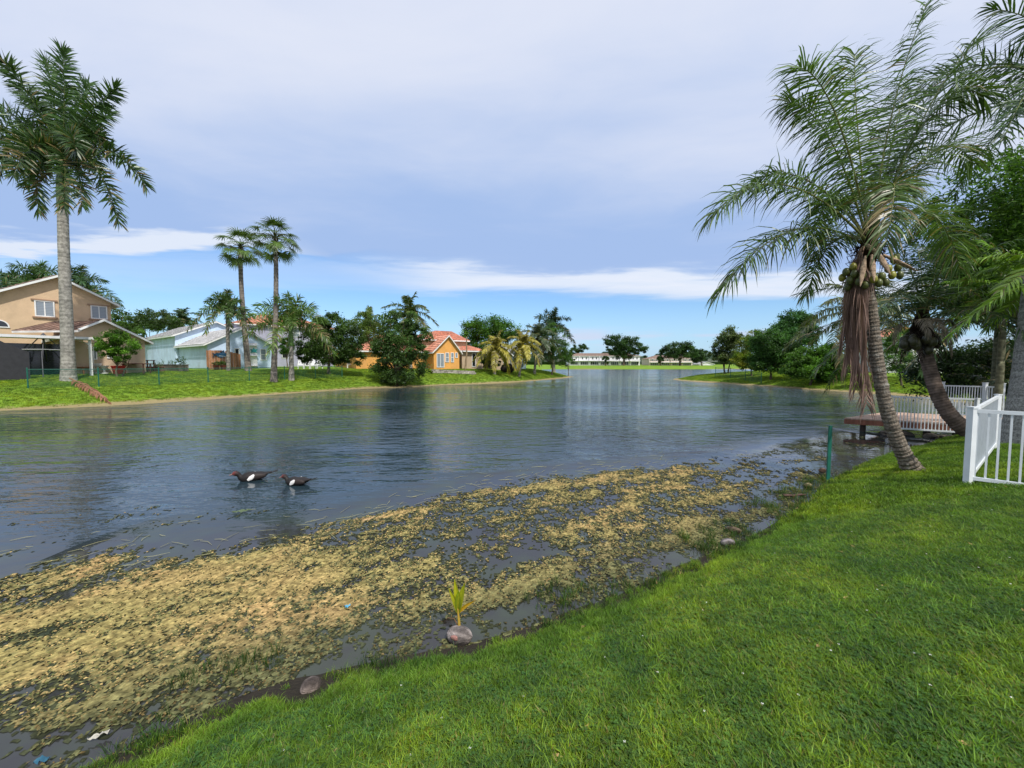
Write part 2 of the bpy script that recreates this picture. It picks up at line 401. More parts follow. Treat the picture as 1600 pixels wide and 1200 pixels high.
water = wm.build('water', water_mat(), smooth=True, kind='structure')

# floating algae mat: real raised flakes
def algae():
    rng = np.random.RandomState(3); mb = MB()
    def field(x, y):
        d = -sdist(x, y)                                    # metres off the bank
        inner = edge_y(x) - y
        # streaks run parallel to the bank
        u = x * .83 + y * .56; v = -x * .56 + y * .83
        f = fbm(u * .8, v * 1.2, 21, 4, 1.3) * .58 + fbm(u * .9, v * 1.4, 22, 4, 4.5) * .60 + fbm(u, v * 1.5, 23, 3, 15) * .34 + fbm(u, v, 24, 2, 40) * .30 + fbm(u, v, 25, 2, 85) * .34
        dens = .05 - .36 * sstep(-d, -.8, -.05) - 1.3 * sstep(-inner, -.7, .35) - .55 * sstep(x, 2.6, 8.0) + .10 * sstep(x, -1, -4)
        dens = dens - .55 * np.exp(-(((x + .55) / .45) ** 2 + ((y - 4.6) / .28) ** 2)) - .6 * np.exp(-(((x - .35) / .42) ** 2 + ((y - 4.75) / .33) ** 2))
        dens = dens + .38 * np.exp(-(((x - 2.6) / 1.1) ** 2 + ((y - 7.9) / .5) ** 2))
        return f + dens, d, inner
    def layer(x0, x1, y0, y1, step, zoff, thr, kind):
        xs = np.arange(x0, x1, step); ys = np.arange(y0, y1, step)
        GX, GY = np.meshgrid(xs, ys); GX = GX + rng.uniform(-.3, .3, GX.shape) * step; GY = GY + rng.uniform(-.3, .3, GY.shape) * step
        f, d, inner = field(GX, GY)
        hh = zoff + np.clip(f - thr, 0, .5) * .008 + rng.uniform(0, .007, GX.shape) * (kind == 0) + .008 * fbm(GX, GY, 41, 3, 45) * (kind == 0)
        i = np.arange(GX.size).reshape(GX.shape)
        q = np.stack([i[:-1, :-1], i[:-1, 1:], i[1:, 1:], i[1:, :-1]], -1).reshape(-1, 4)
        ff = f.ravel()[q].mean(1); dd = d.ravel()[q].mean(1)
        keep = (ff > thr + rng.uniform(-.34, .34, len(q))) & ((rng.rand(len(q)) > .07) | (kind == 1)) & (dd > -.02)
        cxv = GX.ravel()[q[:, 0]]; cyv = GY.ravel()[q[:, 0]]
        keep &= np.abs(cxv) < cyv * 1.38 + .6
        q = q[keep]
        used, inv = np.unique(q, return_inverse=True); q = inv.reshape(-1, 4)
        vx, vy, vz, vf, vd = (a.ravel()[used] for a in (GX, GY, np.broadcast_to(hh, GX.shape), f, d))
        tan = np.array([.47, .31, .13]); tan2 = np.array([.33, .27, .10]); ol = np.array([.15, .15, .065]); rose = np.array([.42, .27, .16])
        k = sstep(vf, thr, thr + .32)[:, None] * (sstep(vd, .15, 1.2))[:, None]
        mixn = sstep(fbm(vx, vy, 31, 4, 2.2), -.5, .6)[:, None]; rn = sstep(fbm(vx, vy, 37, 3, 1.1), .35, .9)[:, None] * .6
        c = (tan * mixn + tan2 * (1 - mixn)); c = c * (1 - rn) + rose * rn
        c = ol * (1 - k) + c * k
        if kind == 1: c = np.array([.045, .050, .026]) * (1 + .6 * mixn)
        c = c * rng.uniform(.62, 1.25, (len(vx), 1)) * (.50 + .62 * sstep(fbm(vx, vy, 43, 3, 50), -.6, .5))[:, None]
        mb.add(np.stack([vx, vy, vz], -1), q, c)
    layer(-9, 9.5, 1.9, 9.6, .0175, .006, .03, 0)
    layer(9.5, 13, 9.0, 13.2, .04, .006, .10, 0)
    layer(-9, 12, 1.9, 11.5, .024, .0035, -.20, 1)
    # loose curled flakes and threads on top of the mat
    n = 330000; y = rng.uniform(2, 9.6, n); x = rng.uniform(-7, 9, n); kq = (np.abs(x) < y * 1.38 + .4) & (rng.rand(n) < 5.5 / (y + 2.5)); x, y = x[kq], y[kq]; f, d, inner = field(x, y)
    k = (f > -.10) & (d > .02); x, y, f, d = x[k], y[k], f[k], d[k]; n = len(x)
    a = rng.uniform(0, np.pi * 2, n); L = rng.uniform(.005, .013, n) * (1 + y * .05); wd = L * rng.uniform(.3, .8, n)
    ca, sa = np.cos(a), np.sin(a); zz = rng.uniform(.005, .013, n); tl = rng.uniform(-.22, .22, n)
    V = np.stack([np.stack([x - ca * L, y - sa * L, zz + tl * L], -1), np.stack([x + sa * wd, y - ca * wd, zz], -1), np.stack([x + ca * L, y + sa * L, zz - tl * L], -1), np.stack([x - sa * wd, y + ca * wd, zz + .004], -1)], 1)
    colr = np.array([.45, .325, .13]) * rng.uniform(.45, 1.3, (n, 1)) * np.where(rng.rand(n, 1) < .30, np.array([[.34, .50, .40]]), 1)
    colr = colr * (.35 + .65 * sstep(d, .2, 1.1))[:, None]
    mb.add(V.reshape(-1, 3), np.arange(n * 4).reshape(-1, 4), np.repeat(colr, 4, axis=0))
    m = surf('dried_algae', rough=.95, nscale=60, namp=.25, spec=.1)
    return mb.build('floating_algae', m, smooth=False, kind='stuff', label='tan and olive algae mat floating along the near bank')
algae()
# a few pale weed stems adrift at the edge of the algae
def weed_stems():
    rng = np.random.RandomState(8); mb = MB()
    for _ in range(420):
        x = rng.uniform(-6.5, 6); y = edge_y(x) + rng.normal(-.25, .5); a = rng.normal(.45, .6); L = rng.uniform(.05, .3)
        if sdist(np.array([x]), np.array([y]))[0] > -.2: continue
        p = np.array([[x, y, .008], [x + math.cos(a) * L * .5, y + math.sin(a) * L * .5 + rng.normal(0, .02), .012], [x + math.cos(a) * L, y + math.sin(a) * L, .006]])
        mb.tube(p, [.002, .0028, .0012], 3, np.array([.28, .27, .13]) * rng.uniform(.6, 1.3), caps=False)
    mb.build('drifting_weed', M_plain, kind='stuff', label='pale weed stems adrift at the edge of the algae')
weed_stems()

# ------------------------------------------------------------------ grass (clump instances scattered by geometry nodes)
def clump_mesh(rng, n, rad, h0, h1, wdt, base, clover=0.0):
    mb = MB()
    r = rad * np.sqrt(rng.rand(n)); a = rng.uniform(0, 2 * np.pi, n)
    x = r * np.cos(a); y = r * np.sin(a); hh = rng.uniform(h0, h1, n); la = rng.uniform(0, 2 * np.pi, n); ln = rng.uniform(.15, 1.0, n) * hh
    wa = rng.uniform(0, np.pi, n); wv = np.stack([np.cos(wa), np.sin(wa), wa * 0], -1) * (wdt * rng.uniform(.6, 1.3, n))[:, None]
    b = np.stack([x, y, x * 0 - .006], -1); m_ = b + np.stack([np.cos(la) * ln * .35, np.sin(la) * ln * .35, hh * .62], -1); t_ = b + np.stack([np.cos(la) * ln, np.sin(la) * ln, hh], -1)
    V = np.stack([b - wv * .8, b + wv * .8, m_ + wv, m_ - wv, t_], 1)
    f = np.arange(n)[:, None] * 5
    c = np.array(base) * rng.uniform(.65, 1.35, (n, 1)); dry = rng.rand(n, 1) < .07; c = np.where(dry, np.array([[.30, .26, .10]]), c)
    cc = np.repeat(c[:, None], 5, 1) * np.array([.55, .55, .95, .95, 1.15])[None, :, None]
    mb.add(V.reshape(-1, 3), (f + np.array([0, 1, 2, 3])), cc.reshape(-1, 3))
    mb.f.append(f + np.array([3, 2, 4])); 
    if clover:
        for _ in range(int(clover)):
            px, py = rng.uniform(-rad, rad, 2); hz = rng.uniform(.02, .045)
            for q in range(3):
                an = q * 2.1 + rng.uniform(0, 1); s_ = rng.uniform(.005, .010)
                cx, cy = px + math.cos(an) * s_, py + math.sin(an) * s_
                mb.add([(cx - s_, cy, hz), (cx, cy - s_, hz + .003), (cx + s_, cy, hz), (cx, cy + s_, hz + .003)], [(0, 1, 2, 3)], np.array([.075, .16, .03]) * rng.uniform(.7, 1.4))
    return mb
def grass_mat():
    m, t = new_mat('grass_blade'); o = t.n('ShaderNodeOutputMaterial'); a = t.n('ShaderNodeAttribute', attribute_name='Col')
    geo = t.n('ShaderNodeNewGeometry'); oi = t.n('ShaderNodeObjectInfo'); pos = geo.outputs['Position']
    n1 = t.noise(pos, .75, 4, .6); n2 = t.noise(pos, 3.2, 4, .6)
    c = t.mix(1.0, a.outputs['Color'], t.mix(t.ss(n1, .38, .64), (.76, .86, .9), (1.22, 1.12, .85)), 'MULTIPLY')
    c = t.mix(1.0, c, t.mix(t.ss(n2, .35, .68), (.66, .72, .78), (1.22, 1.14, 1.0)), 'MULTIPLY')
    c = t.mix(1.0, c, t.ss(oi.outputs['Random'], 0, 1, .75, 1.25), 'MULTIPLY')
    p = t.n('ShaderNodeBsdfPrincipled'); p.inputs['Roughness'].default_value = .5; p.inputs['Specular IOR Level'].default_value = .3
    t.l(c, p.inputs['Base Color']); tr = t.n('ShaderNodeBsdfTranslucent'); t.l(t.mix(1.0, c, (1.3, 1.3, .5), 'MULTIPLY'), tr.inputs[0])
    mx = t.n('ShaderNodeMixShader'); mx.inputs[0].default_value = .35
    t.l(p.outputs[0], mx.inputs[1]); t.l(tr.outputs[0], mx.inputs[2]); t.l(mx.outputs[0], o.inputs[0])
    return m
M_grass = grass_mat()
def scatter(name, label, P, S, I, sources, rng):
    me = bpy.data.meshes.new(name); me.vertices.add(len(P)); me.vertices.foreach_set('co', np.asarray(P, np.float32).ravel())
    for nm, ty, dat in (('sc', 'FLOAT', S), ('idx', 'INT', I), ('rz', 'FLOAT', rng.uniform(0, 6.28, len(P)))):
        at_ = me.attributes.new(nm, ty, 'POINT'); at_.data.foreach_set('value', np.asarray(dat, np.int32 if ty == 'INT' else np.float32))
    o = bpy.data.objects.new(name, me); COL.objects.link(o); o['kind'] = 'stuff'; o['label'] = label
    ng = bpy.data.node_groups.new(name, 'GeometryNodeTree')
    ng.interface.new_socket('Geometry', in_out='INPUT', socket_type='NodeSocketGeometry'); ng.interface.new_socket('Geometry', in_out='OUTPUT', socket_type='NodeSocketGeometry')
    N = ng.nodes; L = ng.links; gi = N.new('NodeGroupInput'); go = N.new('NodeGroupOutput')
    inst = N.new('GeometryNodeInstanceOnPoints'); g2i = N.new('GeometryNodeGeometryToInstance')
    for src in reversed(sources):
        oi = N.new('GeometryNodeObjectInfo'); oi.inputs['Object'].default_value = src; oi.inputs['As Instance'].default_value = True
        L.new(oi.outputs['Geometry'], g2i.inputs[0])
    def na(nm, ty): a = N.new('GeometryNodeInputNamedAttribute'); a.data_type = ty; a.inputs[0].default_value = nm; return a.outputs[0]
    L.new(gi.outputs[0], inst.inputs['Points']); L.new(g2i.outputs[0], inst.inputs['Instance']); inst.inputs['Pick Instance'].default_value = True
    L.new(na('idx', 'INT'), inst.inputs['Instance Index'])
    cb = N.new('ShaderNodeCombineXYZ'); L.new(na('rz', 'FLOAT'), cb.inputs[2]); L.new(cb.outputs[0], inst.inputs['Rotation'])
    cs = N.new('ShaderNodeCombineXYZ'); s_ = na('sc', 'FLOAT')
    for k in range(3): L.new(s_, cs.inputs[k])
    L.new(cs.outputs[0], inst.inputs['Scale']); L.new(inst.outputs[0], go.inputs[0])
    md = o.modifiers.new('scatter', 'NODES'); md.node_group = ng
    o.data.materials.append(M_grass)
    return o
def src_obj(name, mb):
    me = mb.mesh(name); me.materials.append(M_grass); return bpy.data.objects.new(name, me)
def grow():
    rng = np.random.RandomState(11); G1 = (.175, .285, .030)
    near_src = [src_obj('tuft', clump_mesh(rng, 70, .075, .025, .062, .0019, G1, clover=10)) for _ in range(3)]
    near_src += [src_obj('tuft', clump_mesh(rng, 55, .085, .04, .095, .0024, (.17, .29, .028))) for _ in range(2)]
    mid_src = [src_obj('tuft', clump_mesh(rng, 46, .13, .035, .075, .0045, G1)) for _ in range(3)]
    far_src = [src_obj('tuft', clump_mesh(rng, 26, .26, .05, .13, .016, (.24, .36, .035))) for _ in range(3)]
    def region(x0, x1, y0, y1, n, cond):
        x = rng.uniform(x0, x1, n); y = rng.uniform(y0, y1, n)
        k = cond(x, y); x, y = x[k], y[k]; d = sdist(x, y); k = d > .02; x, y, d = x[k], y[k], d[k]
        return x, y, height(x, y, d), d
    inview = lambda x, y: (np.abs(x) < y * 1.38 + .5)
    x, y, z, d = region(-3.5, 8, 1.2, 5.2, 60000, inview)
    k = (d > .24 + .12 * fbm(x, y, 4, 3, 3)) | (rng.rand(len(x)) < .10); x, y, z, d = x[k], y[k], z[k], d[k]
    big = rng.rand(len(x)) < (.15 + .7 * (d < .5)); I = np.where(big, rng.randint(3, 5, len(x)), rng.randint(0, 3, len(x)))
    S = rng.uniform(.6, 1.0, len(x)) * (.62 + .38 * sstep(d, .2, .7))
    for (cx_, cy_) in [onz(718, 1003, 0)[:2], onz(486, 1082, .05)[:2], onz(155, 1152)[:2], onz(66, 1190)[:2]]:
        kk = np.hypot(x - cx_, (y - cy_ + .06) * .8) > .17; x, y, z, d, I, S = (q[kk] for q in (x, y, z, d, I, S))
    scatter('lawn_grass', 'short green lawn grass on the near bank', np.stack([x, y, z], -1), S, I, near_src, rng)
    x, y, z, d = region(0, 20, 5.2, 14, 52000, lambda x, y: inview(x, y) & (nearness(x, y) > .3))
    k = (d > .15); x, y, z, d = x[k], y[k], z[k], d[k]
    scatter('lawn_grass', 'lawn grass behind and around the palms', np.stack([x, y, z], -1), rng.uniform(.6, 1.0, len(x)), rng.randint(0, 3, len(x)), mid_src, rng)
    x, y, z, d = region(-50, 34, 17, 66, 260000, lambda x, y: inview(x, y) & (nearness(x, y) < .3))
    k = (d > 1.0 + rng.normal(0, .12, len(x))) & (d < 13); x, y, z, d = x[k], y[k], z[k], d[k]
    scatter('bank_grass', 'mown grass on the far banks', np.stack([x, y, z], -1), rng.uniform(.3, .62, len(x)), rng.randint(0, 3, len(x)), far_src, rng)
    # rank weeds standing in the shallows
    wsrc = [src_obj('weed', clump_mesh(rng, 22, .07, .05, .14, .0022, (.06, .13, .025))) for _ in range(2)]
    x = rng.uniform(-4, 7.5, 16000); y = rng.uniform(1.6, 8.5, 16000); d = sdist(x, y)
    f = fbm(x, y, 77, 3, 2.4); k = (d > -.55) & (d < .25) & (f > -.05 + .6 * np.maximum(-d, 0)); x, y, d = x[k], y[k], d[k]
    k = (rng.rand(len(x)) < .55) & (np.hypot(x - onz(718, 1003)[0], y - onz(718, 1003)[1] + .06) > .2) & (np.hypot(x - onz(486, 1075)[0], y - onz(486, 1075)[1] + .06) > .2); x, y, d = x[k], y[k], d[k]
    scatter('shore_weed', 'rank weeds standing in the shallows of the near bank', np.stack([x, y, np.maximum(height(x, y, d), 0)], -1), rng.uniform(.35, 1.1, len(x)), rng.randint(0, 2, len(x)), wsrc, rng)
    # tiny white flowers and bits of litter leaf
    mb = MB()
    for _ in range(170):
        x = rng.uniform(-2, 8); y = rng.uniform(1.6, 7); d = sdist(np.array([x]), np.array([y]))[0]
        if d < .3: continue
        z = gz(x, y) + .045; s_ = .0042
        for q in range(4):
            a = q * 1.57 + rng.rand(); cx, cy = x + math.cos(a) * s_, y + math.sin(a) * s_
            mb.add([(cx - s_ * .7, cy, z), (cx, cy - s_ * .7, z), (cx + s_ * .7, cy, z + .002), (cx, cy + s_ * .7, z)], [(0, 1, 2, 3)], (.75, .74, .66))
    for _ in range(420):
        x = rng.uniform(-3, 9); y = rng.uniform(1.6, 10); d = sdist(np.array([x]), np.array([y]))[0]
        if d < .05 or (d > .5 and rng.rand() < .55): continue
        z = gz(x, y) + .03; a = rng.uniform(0, 6.28); L = rng.uniform(.012, .035); cx, cy = math.cos(a) * L, math.sin(a) * L
        mb.add([(x - cx, y - cy, z), (x + cy * .35, y - cx * .35, z + .012), (x + cx, y + cy, z + rng.uniform(0, .02)), (x - cy * .35, y + cx * .35, z + .008)], [(0, 1, 2), (0, 2, 3)], np.array([.34, .22, .09]) * rng.uniform(.5, 1.4))
    mb.build('lawn_flowers', M_plain, kind='stuff', label='tiny white flowers and dry leaf bits sprinkled in the lawn')
grow()

# ------------------------------------------------------------------ plants
def leaflet_strips(mb, base, D, W, L, wid, col, droop, segs=3):
    """base, D, W: (n,3); L, wid: (n,); strips bending down under their weight"""
    n = len(base); pts = [base]; d = D.copy(); p = base.copy()
    for k in range(segs):
        d = d + np.array([0, 0, -1.0]) * (droop * (.5 + k))[:, None] / segs
        d /= np.linalg.norm(d, axis=1)[:, None] + 1e-9
        p = p + d * (L / segs)[:, None]; pts.append(p)
    prof = {2: [.75, 1, 0], 3: [.6, 1, .72, 0], 4: [.6, 1, .9, .6, 0]}[segs]
    rows = []
    for k in range(segs):
        rows += [pts[k] - W * (wid * prof[k])[:, None], pts[k] + W * (wid * prof[k])[:, None]]
    rows.append(pts[segs]); V = np.stack(rows, 1); m = V.shape[1]
    c = np.repeat(col[:, None], m, 1)
    b0 = (np.arange(n) * m)[:, None]; first = True
    vv = V.reshape(-1, 3); st = mb.n
    quads = np.concatenate([b0 + np.array([2 * k, 2 * k + 1, 2 * k + 3, 2 * k + 2]) for k in range(segs - 1)])
    mb.add(vv, quads, c.reshape(-1, 3)); mb.f.append(b0 + np.array([2 * segs - 2, 2 * segs - 1, 2 * segs]) + st)
def frond(P0, C, P1, n=60, ll=.7, lw=.022, droop=.6, rr=.03, col=(.05, .11, .02), rng=None, plume=0.0, start=.14, lift=.15, segs=3, rcol=(.16, .19, .05), dry=0.0, swept=0.0, roll=0.0, tipl=.5):
    """pinnate palm leaf from P0 to P1 bulging to C; returns an MB"""
    mb = MB(); P0, C, P1 = (np.asarray(q, float) for q in (P0, C, P1))
    t = np.linspace(0, 1, 12)[:, None]; curve = (1 - t) ** 2 * P0 + 2 * t * (1 - t) * C + t * t * P1
    mb.tube(curve, np.interp(t[:, 0], [0, .15, 1], [rr, rr * .6, rr * .12]), 5, rcol, caps=False)
    tt = np.linspace(start, 1, n); tt = np.repeat(tt, 2) + rng.normal(0, .25 / n, 2 * n); tt = np.clip(tt, start * .8, 1); side = np.tile([1., -1.], n)
    q = tt[:, None]; B = (1 - q) ** 2 * P0 + 2 * q * (1 - q) * C + q * q * P1
    T = 2 * (1 - q) * (C - P0) + 2 * q * (P1 - C); T /= np.linalg.norm(T, axis=1)[:, None] + 1e-9
    up = np.array([math.sin(roll), 0, math.cos(roll)]); S = np.cross(T, up); nrm = np.linalg.norm(S, axis=1)[:, None]
    S = np.where(nrm > .12, S / (nrm + 1e-9), np.cross(T, np.array([0, 1., .2])))
    S /= np.linalg.norm(S, axis=1)[:, None] + 1e-9; N = np.cross(S, T)
    al = np.radians(np.interp(tt, [0, .3, .8, 1], [76, 68, 52, 20]) - swept) + rng.normal(0, .07, 2 * n)
    lf = lift + rng.normal(0, .10, 2 * n)
    ph = rng.normal(0, 1, 2 * n) * plume * 1.15 + np.where(rng.rand(2 * n) < plume * .5, rng.uniform(-1.4, 1.4, 2 * n), 0)
    rad_ = S * (side * np.cos(ph))[:, None] + N * np.sin(ph)[:, None]
    Dv = T * np.cos(al)[:, None] + rad_ * np.sin(al)[:, None] + N * lf[:, None]; Dv /= np.linalg.norm(Dv, axis=1)[:, None]
    W = T - (T * Dv).sum(1)[:, None] * Dv; W /= np.linalg.norm(W, axis=1)[:, None] + 1e-9
    tw = rng.normal(0, .5, 2 * n)[:, None]; W = W * np.cos(tw) + np.cross(Dv, W) * np.sin(tw)
    L = ll * np.interp(tt, [0, .2, .5, .85, 1], [.5, .92, 1, (1 + tipl) * .54, tipl]) * rng.uniform(.85, 1.1, 2 * n)
    cc = np.array(col) * rng.uniform(.7, 1.3, (2 * n, 1))
    dk = rng.rand(2 * n, 1) < dry; cc = np.where(dk, np.array([[.26, .20, .09]]) * rng.uniform(.6, 1.2, (2 * n, 1)), cc)
    leaflet_strips(mb, B, Dv, W, L, np.full(2 * n, lw) * rng.uniform(.8, 1.2, 2 * n), cc, droop * rng.uniform(.6, 1.4, 2 * n), segs)
    return mb
def trunk_mb(pts, r0, r1, ring=.12, col=(.26, .23, .19), sides=12, flare=1.5, amp=.03, sub=None, rng=None, cut=.28):
    pts = np.asarray(pts, float); n = len(pts)
    # smooth resample
    seg = np.r_[0, np.cumsum(np.linalg.norm(np.diff(pts, axis=0), axis=1))]; L = seg[-1]
    m = sub or max(12, int(L / (ring * .5))); s_ = np.linspace(0, L, m)
    tck = [np.polyfit(seg / L, pts[:, k], min(3, n - 1)) for k in range(3)]
    s_[1:-1] += (rng.normal(0, .22, m - 2) if rng is not None else 0) * (L / m)
    P = np.stack([np.polyval(tck[k], s_ / L) for k in range(3)], -1)
    rad = r0 + (r1 - r0) * (s_ / L) ** .7; rad = rad * (1 + (flare - 1) * np.exp(-s_ / (r0 * 2.2)))
    rad = rad * (1 + amp * (np.arange(m) % 2 * 2 - 1) + (rng.normal(0, amp * .6, m) if rng is not None else 0))
    cc = np.array(col)[None] * (1 - cut * (np.arange(m) % 2))[:, None] * (1 + (rng.normal(0, .10, m)[:, None] if rng is not None else 0))
    mb = MB(); mb.tube(P, rad, sides, cc); return mb, P
def v3(a, el, r=1.0): return np.array([math.cos(a) * math.cos(el), math.sin(a) * math.cos(el), math.sin(el)]) * r
def pinnate_palm(name, label, base, top, r0, r1, nf, fl, kind='coconut', seed=0, leaf=(.05, .11, .02), group=None, dead=0, nl=56, shaft=0.0, tcol=(.27, .25, .21), lean=None, lw=.03, ll=None, els=None, cat='palm tree', lowel=-35, droop=.6):
    rng = np.random.RandomState(seed + 100); t = thing(name, label, cat, base, group=group)
    base = np.array(base); top = np.array(top); mid = (base + top) / 2 + (np.array(lean) if lean is not None else 0)
    tb, P = trunk_mb([base - [0, 0, .15], base * .65 + mid * .35, mid, top], r0, r1, .25, tcol, 9, 1.25, .025, rng=rng)
    tb.build('trunk', M_trunk, t, smooth=True)
    cb = top.copy()
    if shaft:
        s_ = MB(); s_.tube([top, top + [0, 0, shaft * .3], top + [0, 0, shaft]], [r1 * 1.15, r1 * 1.25, r1 * .5], 10, (.10, .19, .04)); s_.build('crownshaft', M_nut, t, smooth=True); cb = top + [0, 0, shaft * .8]
    else:
        s_ = MB(); s_.ball(cb, (r1 * 1.7, r1 * 1.7, r1 * 2.2), (.10, .08, .04), 8, 6, .15, rng); s_.build('crown_heart', M_bark, t)
    ll = ll or fl * .22
    for i in range(nf):
        a = i * 2.399 + rng.uniform(-.25, .25); q = i / max(nf - 1, 1)
        el = math.radians(80 - (80 - lowel) * q ** .85 + rng.uniform(-7, 7)); L = fl * rng.uniform(.85, 1.08)
        d0 = v3(a, min(el + .55, 1.5)); drop = {'coconut': .42, 'royal': .40, 'queen': .62}[kind] * L * (.4 + .6 * math.cos(el))
        C = cb + d0 * L * .52; E = cb + v3(a, el) * L * .95 + np.array([0, 0, -drop])
        c = np.array(leaf) * rng.uniform(.8, 1.2); dry = .04 if q < .75 else .25
        fm = frond(cb, C, E, nl, ll, lw, droop, r1 * .22, c, rng, plume=(.75 if kind != 'coconut' else .12), segs=3, dry=dry, swept=-6, tipl=.7)
        fm.build('frond', M_palm, t)
    for i in range(dead):
        a = rng.uniform(0, 6.28); E = cb + v3(a, -1.2, fl * .55); C = cb + v3(a, 0, fl * .28)
        frond(cb, C, E, nl // 2, ll * .8, lw, .9, r1 * .15, (.17, .12, .065), rng, rcol=(.2, .14, .08), segs=2).build('dead_frond', M_dead, t)
    return t
def fan_palm(name, label, base, top, r0, r1, nf, pl, seed, leaf=(.085, .145, .03), group=None, lean=None, R=1.0):
    rng = np.random.RandomState(seed + 300); t = thing(name, label, 'palm tree', base, group=group); base = np.array(base); top = np.array(top)
    mid = (base + top) / 2 + (np.array(lean) if lean is not None else 0)
    tb, P = trunk_mb([base - [0, 0, .15], base * .65 + mid * .35, mid, top], r0, r1, .3, (.24, .21, .18), 9, 1.3, .02, rng=rng); tb.build('trunk', M_trunk, t, smooth=True)
    s_ = MB(); z = top - np.array([0, 0, 1.5])
    for k in range(70):
        a = rng.uniform(0, 6.28); h = rng.uniform(0, 1.7); s_.obox(z + [math.cos(a) * r1 * .8, math.sin(a) * r1 * .8, h], v3(a, .9, .22), v3(a + 1.57, 0, .07), v3(a, -.3, .02), np.array([.15, .055, .028]) * rng.uniform(.6, 1.4))
    s_.build('leaf_boots', M_bark, t)
    for i in range(nf):
        a = i * 2.399 + rng.uniform(-.2, .2); q = i / (nf - 1); el = math.radians(82 - 125 * q ** .8 + rng.uniform(-8, 8)); L = pl * rng.uniform(.85, 1.1)
        hub = top + v3(a, el, L) + np.array([0, 0, -.12 * L]); fm = MB(); c = np.array(leaf) * rng.uniform(.75, 1.25)
        fm.tube([top, top + v3(a, el + .25, L * .5), hub], [.035, .025, .015], 4, (.12, .14, .04), caps=False)
        out = v3(a, el - .5); S = v3(a + 1.5708, 0); n = 30
        an = np.linspace(-2.1, 2.1, n) + rng.normal(0, .03, n)
        D = out[None] * np.cos(an)[:, None] + S[None] * np.sin(an)[:, None]; Nn = np.cross(out, S); D = D + Nn * .12 * (np.arange(n) % 2)[:, None]; D /= np.linalg.norm(D, axis=1)[:, None]
        W = -out[None] * np.sin(an)[:, None] + S[None] * np.cos(an)[:, None]
        leaflet_strips(fm, np.repeat(hub[None], n, 0), D, W, R * rng.uniform(.85, 1.1, n), np.full(n, .036 * R), c * rng.uniform(.75, 1.3, (n, 1)), np.full(n, .45), 3)
        fm.build('frond', M_palm, t)
    return t
def leaves(mb, blobs, n, size, col, rng, col2=None, clump=.28, up=.35, sparse=1.0, sub=None):
    """leaf faces gathered in twig clumps through the crown's outer volume"""
    vol = np.array([np.prod(b[1]) ** (2 / 3) for b in blobs]); pr = vol / vol.sum()
    m = sub or max(24, n // 95); which = rng.choice(len(blobs), m, p=pr)
    c0 = np.array([b[0] for b in blobs])[which]; r0 = np.array([b[1] for b in blobs])[which]
    d = rng.normal(size=(m, 3)); d /= np.linalg.norm(d, axis=1)[:, None]; rr = rng.uniform(.35, 1.0, m) ** .5 * (1 + rng.normal(0, .07, m))
    cen = c0 + d * r0 * rr[:, None]
    tint = rng.uniform(.5, 1.5, m) ; hue = rng.rand(m)
    k = rng.randint(0, m, n); rc = np.mean(r0[k], 1) * clump * rng.uniform(.6, 1.2, m)[k]
    g_ = rng.normal(size=(n, 3)) * np.array([1, 1, .7]); P = cen[k] + g_ * rc[:, None] * .62
    nr = rng.normal(size=(n, 3)) + np.array([0, 0, up * 3]); nr /= np.linalg.norm(nr, axis=1)[:, None]
    a = rng.normal(size=(n, 3)); a -= (a * nr).sum(1)[:, None] * nr; a /= np.linalg.norm(a, axis=1)[:, None]; b = np.cross(nr, a)
    s_ = size * rng.uniform(.6, 1.3, n)[:, None]
    V = np.stack([P - a * s_, P - b * s_ * .45 + nr * s_ * .1, P + a * s_ - nr * s_ * .25, P + b * s_ * .45 + nr * s_ * .1], 1)
    c = np.array(col)[None] * np.ones((n, 1))
    if col2 is not None: h = (hue[k] ** 1.5)[:, None]; c = c * (1 - h) + np.array(col2) * h
    c = c * tint[k][:, None] * rng.uniform(.75, 1.25, (n, 1))
    f0 = (np.arange(n) * 4)[:, None]
    mb.add(V.reshape(-1, 3), np.concatenate([f0 + np.array([0, 1, 2]), f0 + np.array([0, 2, 3])]), np.repeat(c, 4, axis=0)); return cen
def tree(name, label, bpx, Yd, blobs, col, n=9000, size=.11, seed=0, col2=None, tr=.14, cat='tree', group=None, clump=.28, dz=0, bare=False, ntr=1, depth=.9):
    """broadleaf tree: blobs = (px, py, rx, ry) outlines of crown masses as seen, turned into real volumes at depth Yd"""
    rng = np.random.RandomState(seed + 500)
    b = at(bpx, 575, Yd); b[2] = gz(b[0], b[1]) + dz; k = Yd / F
    B = []
    for (x, y, rx, ry) in blobs:
        dy = rng.uniform(-.35, .35) * rx * k
        B.append((at(x, y, Yd + dy), np.array([rx * k, max(rx * k * depth, ry * k * .8), ry * k])))
    t = thing(name, label, cat, b, group=group)
    mb = MB(); cen = leaves(mb, B, n, size, col, rng, col2, clump)
    tb = MB()
    for q in range(ntr):
        o = np.array([rng.uniform(-.25, .25), rng.uniform(-.25, .25), 0]) * (ntr > 1)
        low = min(B, key=lambda z: z[0][2])[0]; fork = b + o * 2 + (np.mean([z[0] for z in B], 0) - b) * .38
        tb.tube([b + o - [0, 0, .15], (b + o) * .5 + fork * .5 + rng.normal(0, .05, 3), fork], [tr * 1.25, tr * .9, tr * .7], 8, (1, 1, 1))
        for i in range(min(len(B) + 5, 12)):
            e = B[i][0] if i < len(B) else cen[rng.randint(len(cen))]
            m_ = fork * .5 + e * .5 + rng.normal(0, .12, 3) * Yd / 40
            tb.tube([fork, m_, e], [tr * .5, tr * .32, tr * .1], 5, (1, 1, 1), caps=False)
    mb.build('crown', M_leaf, t); tb.build('trunk', M_bark, t, smooth=True)
    return t

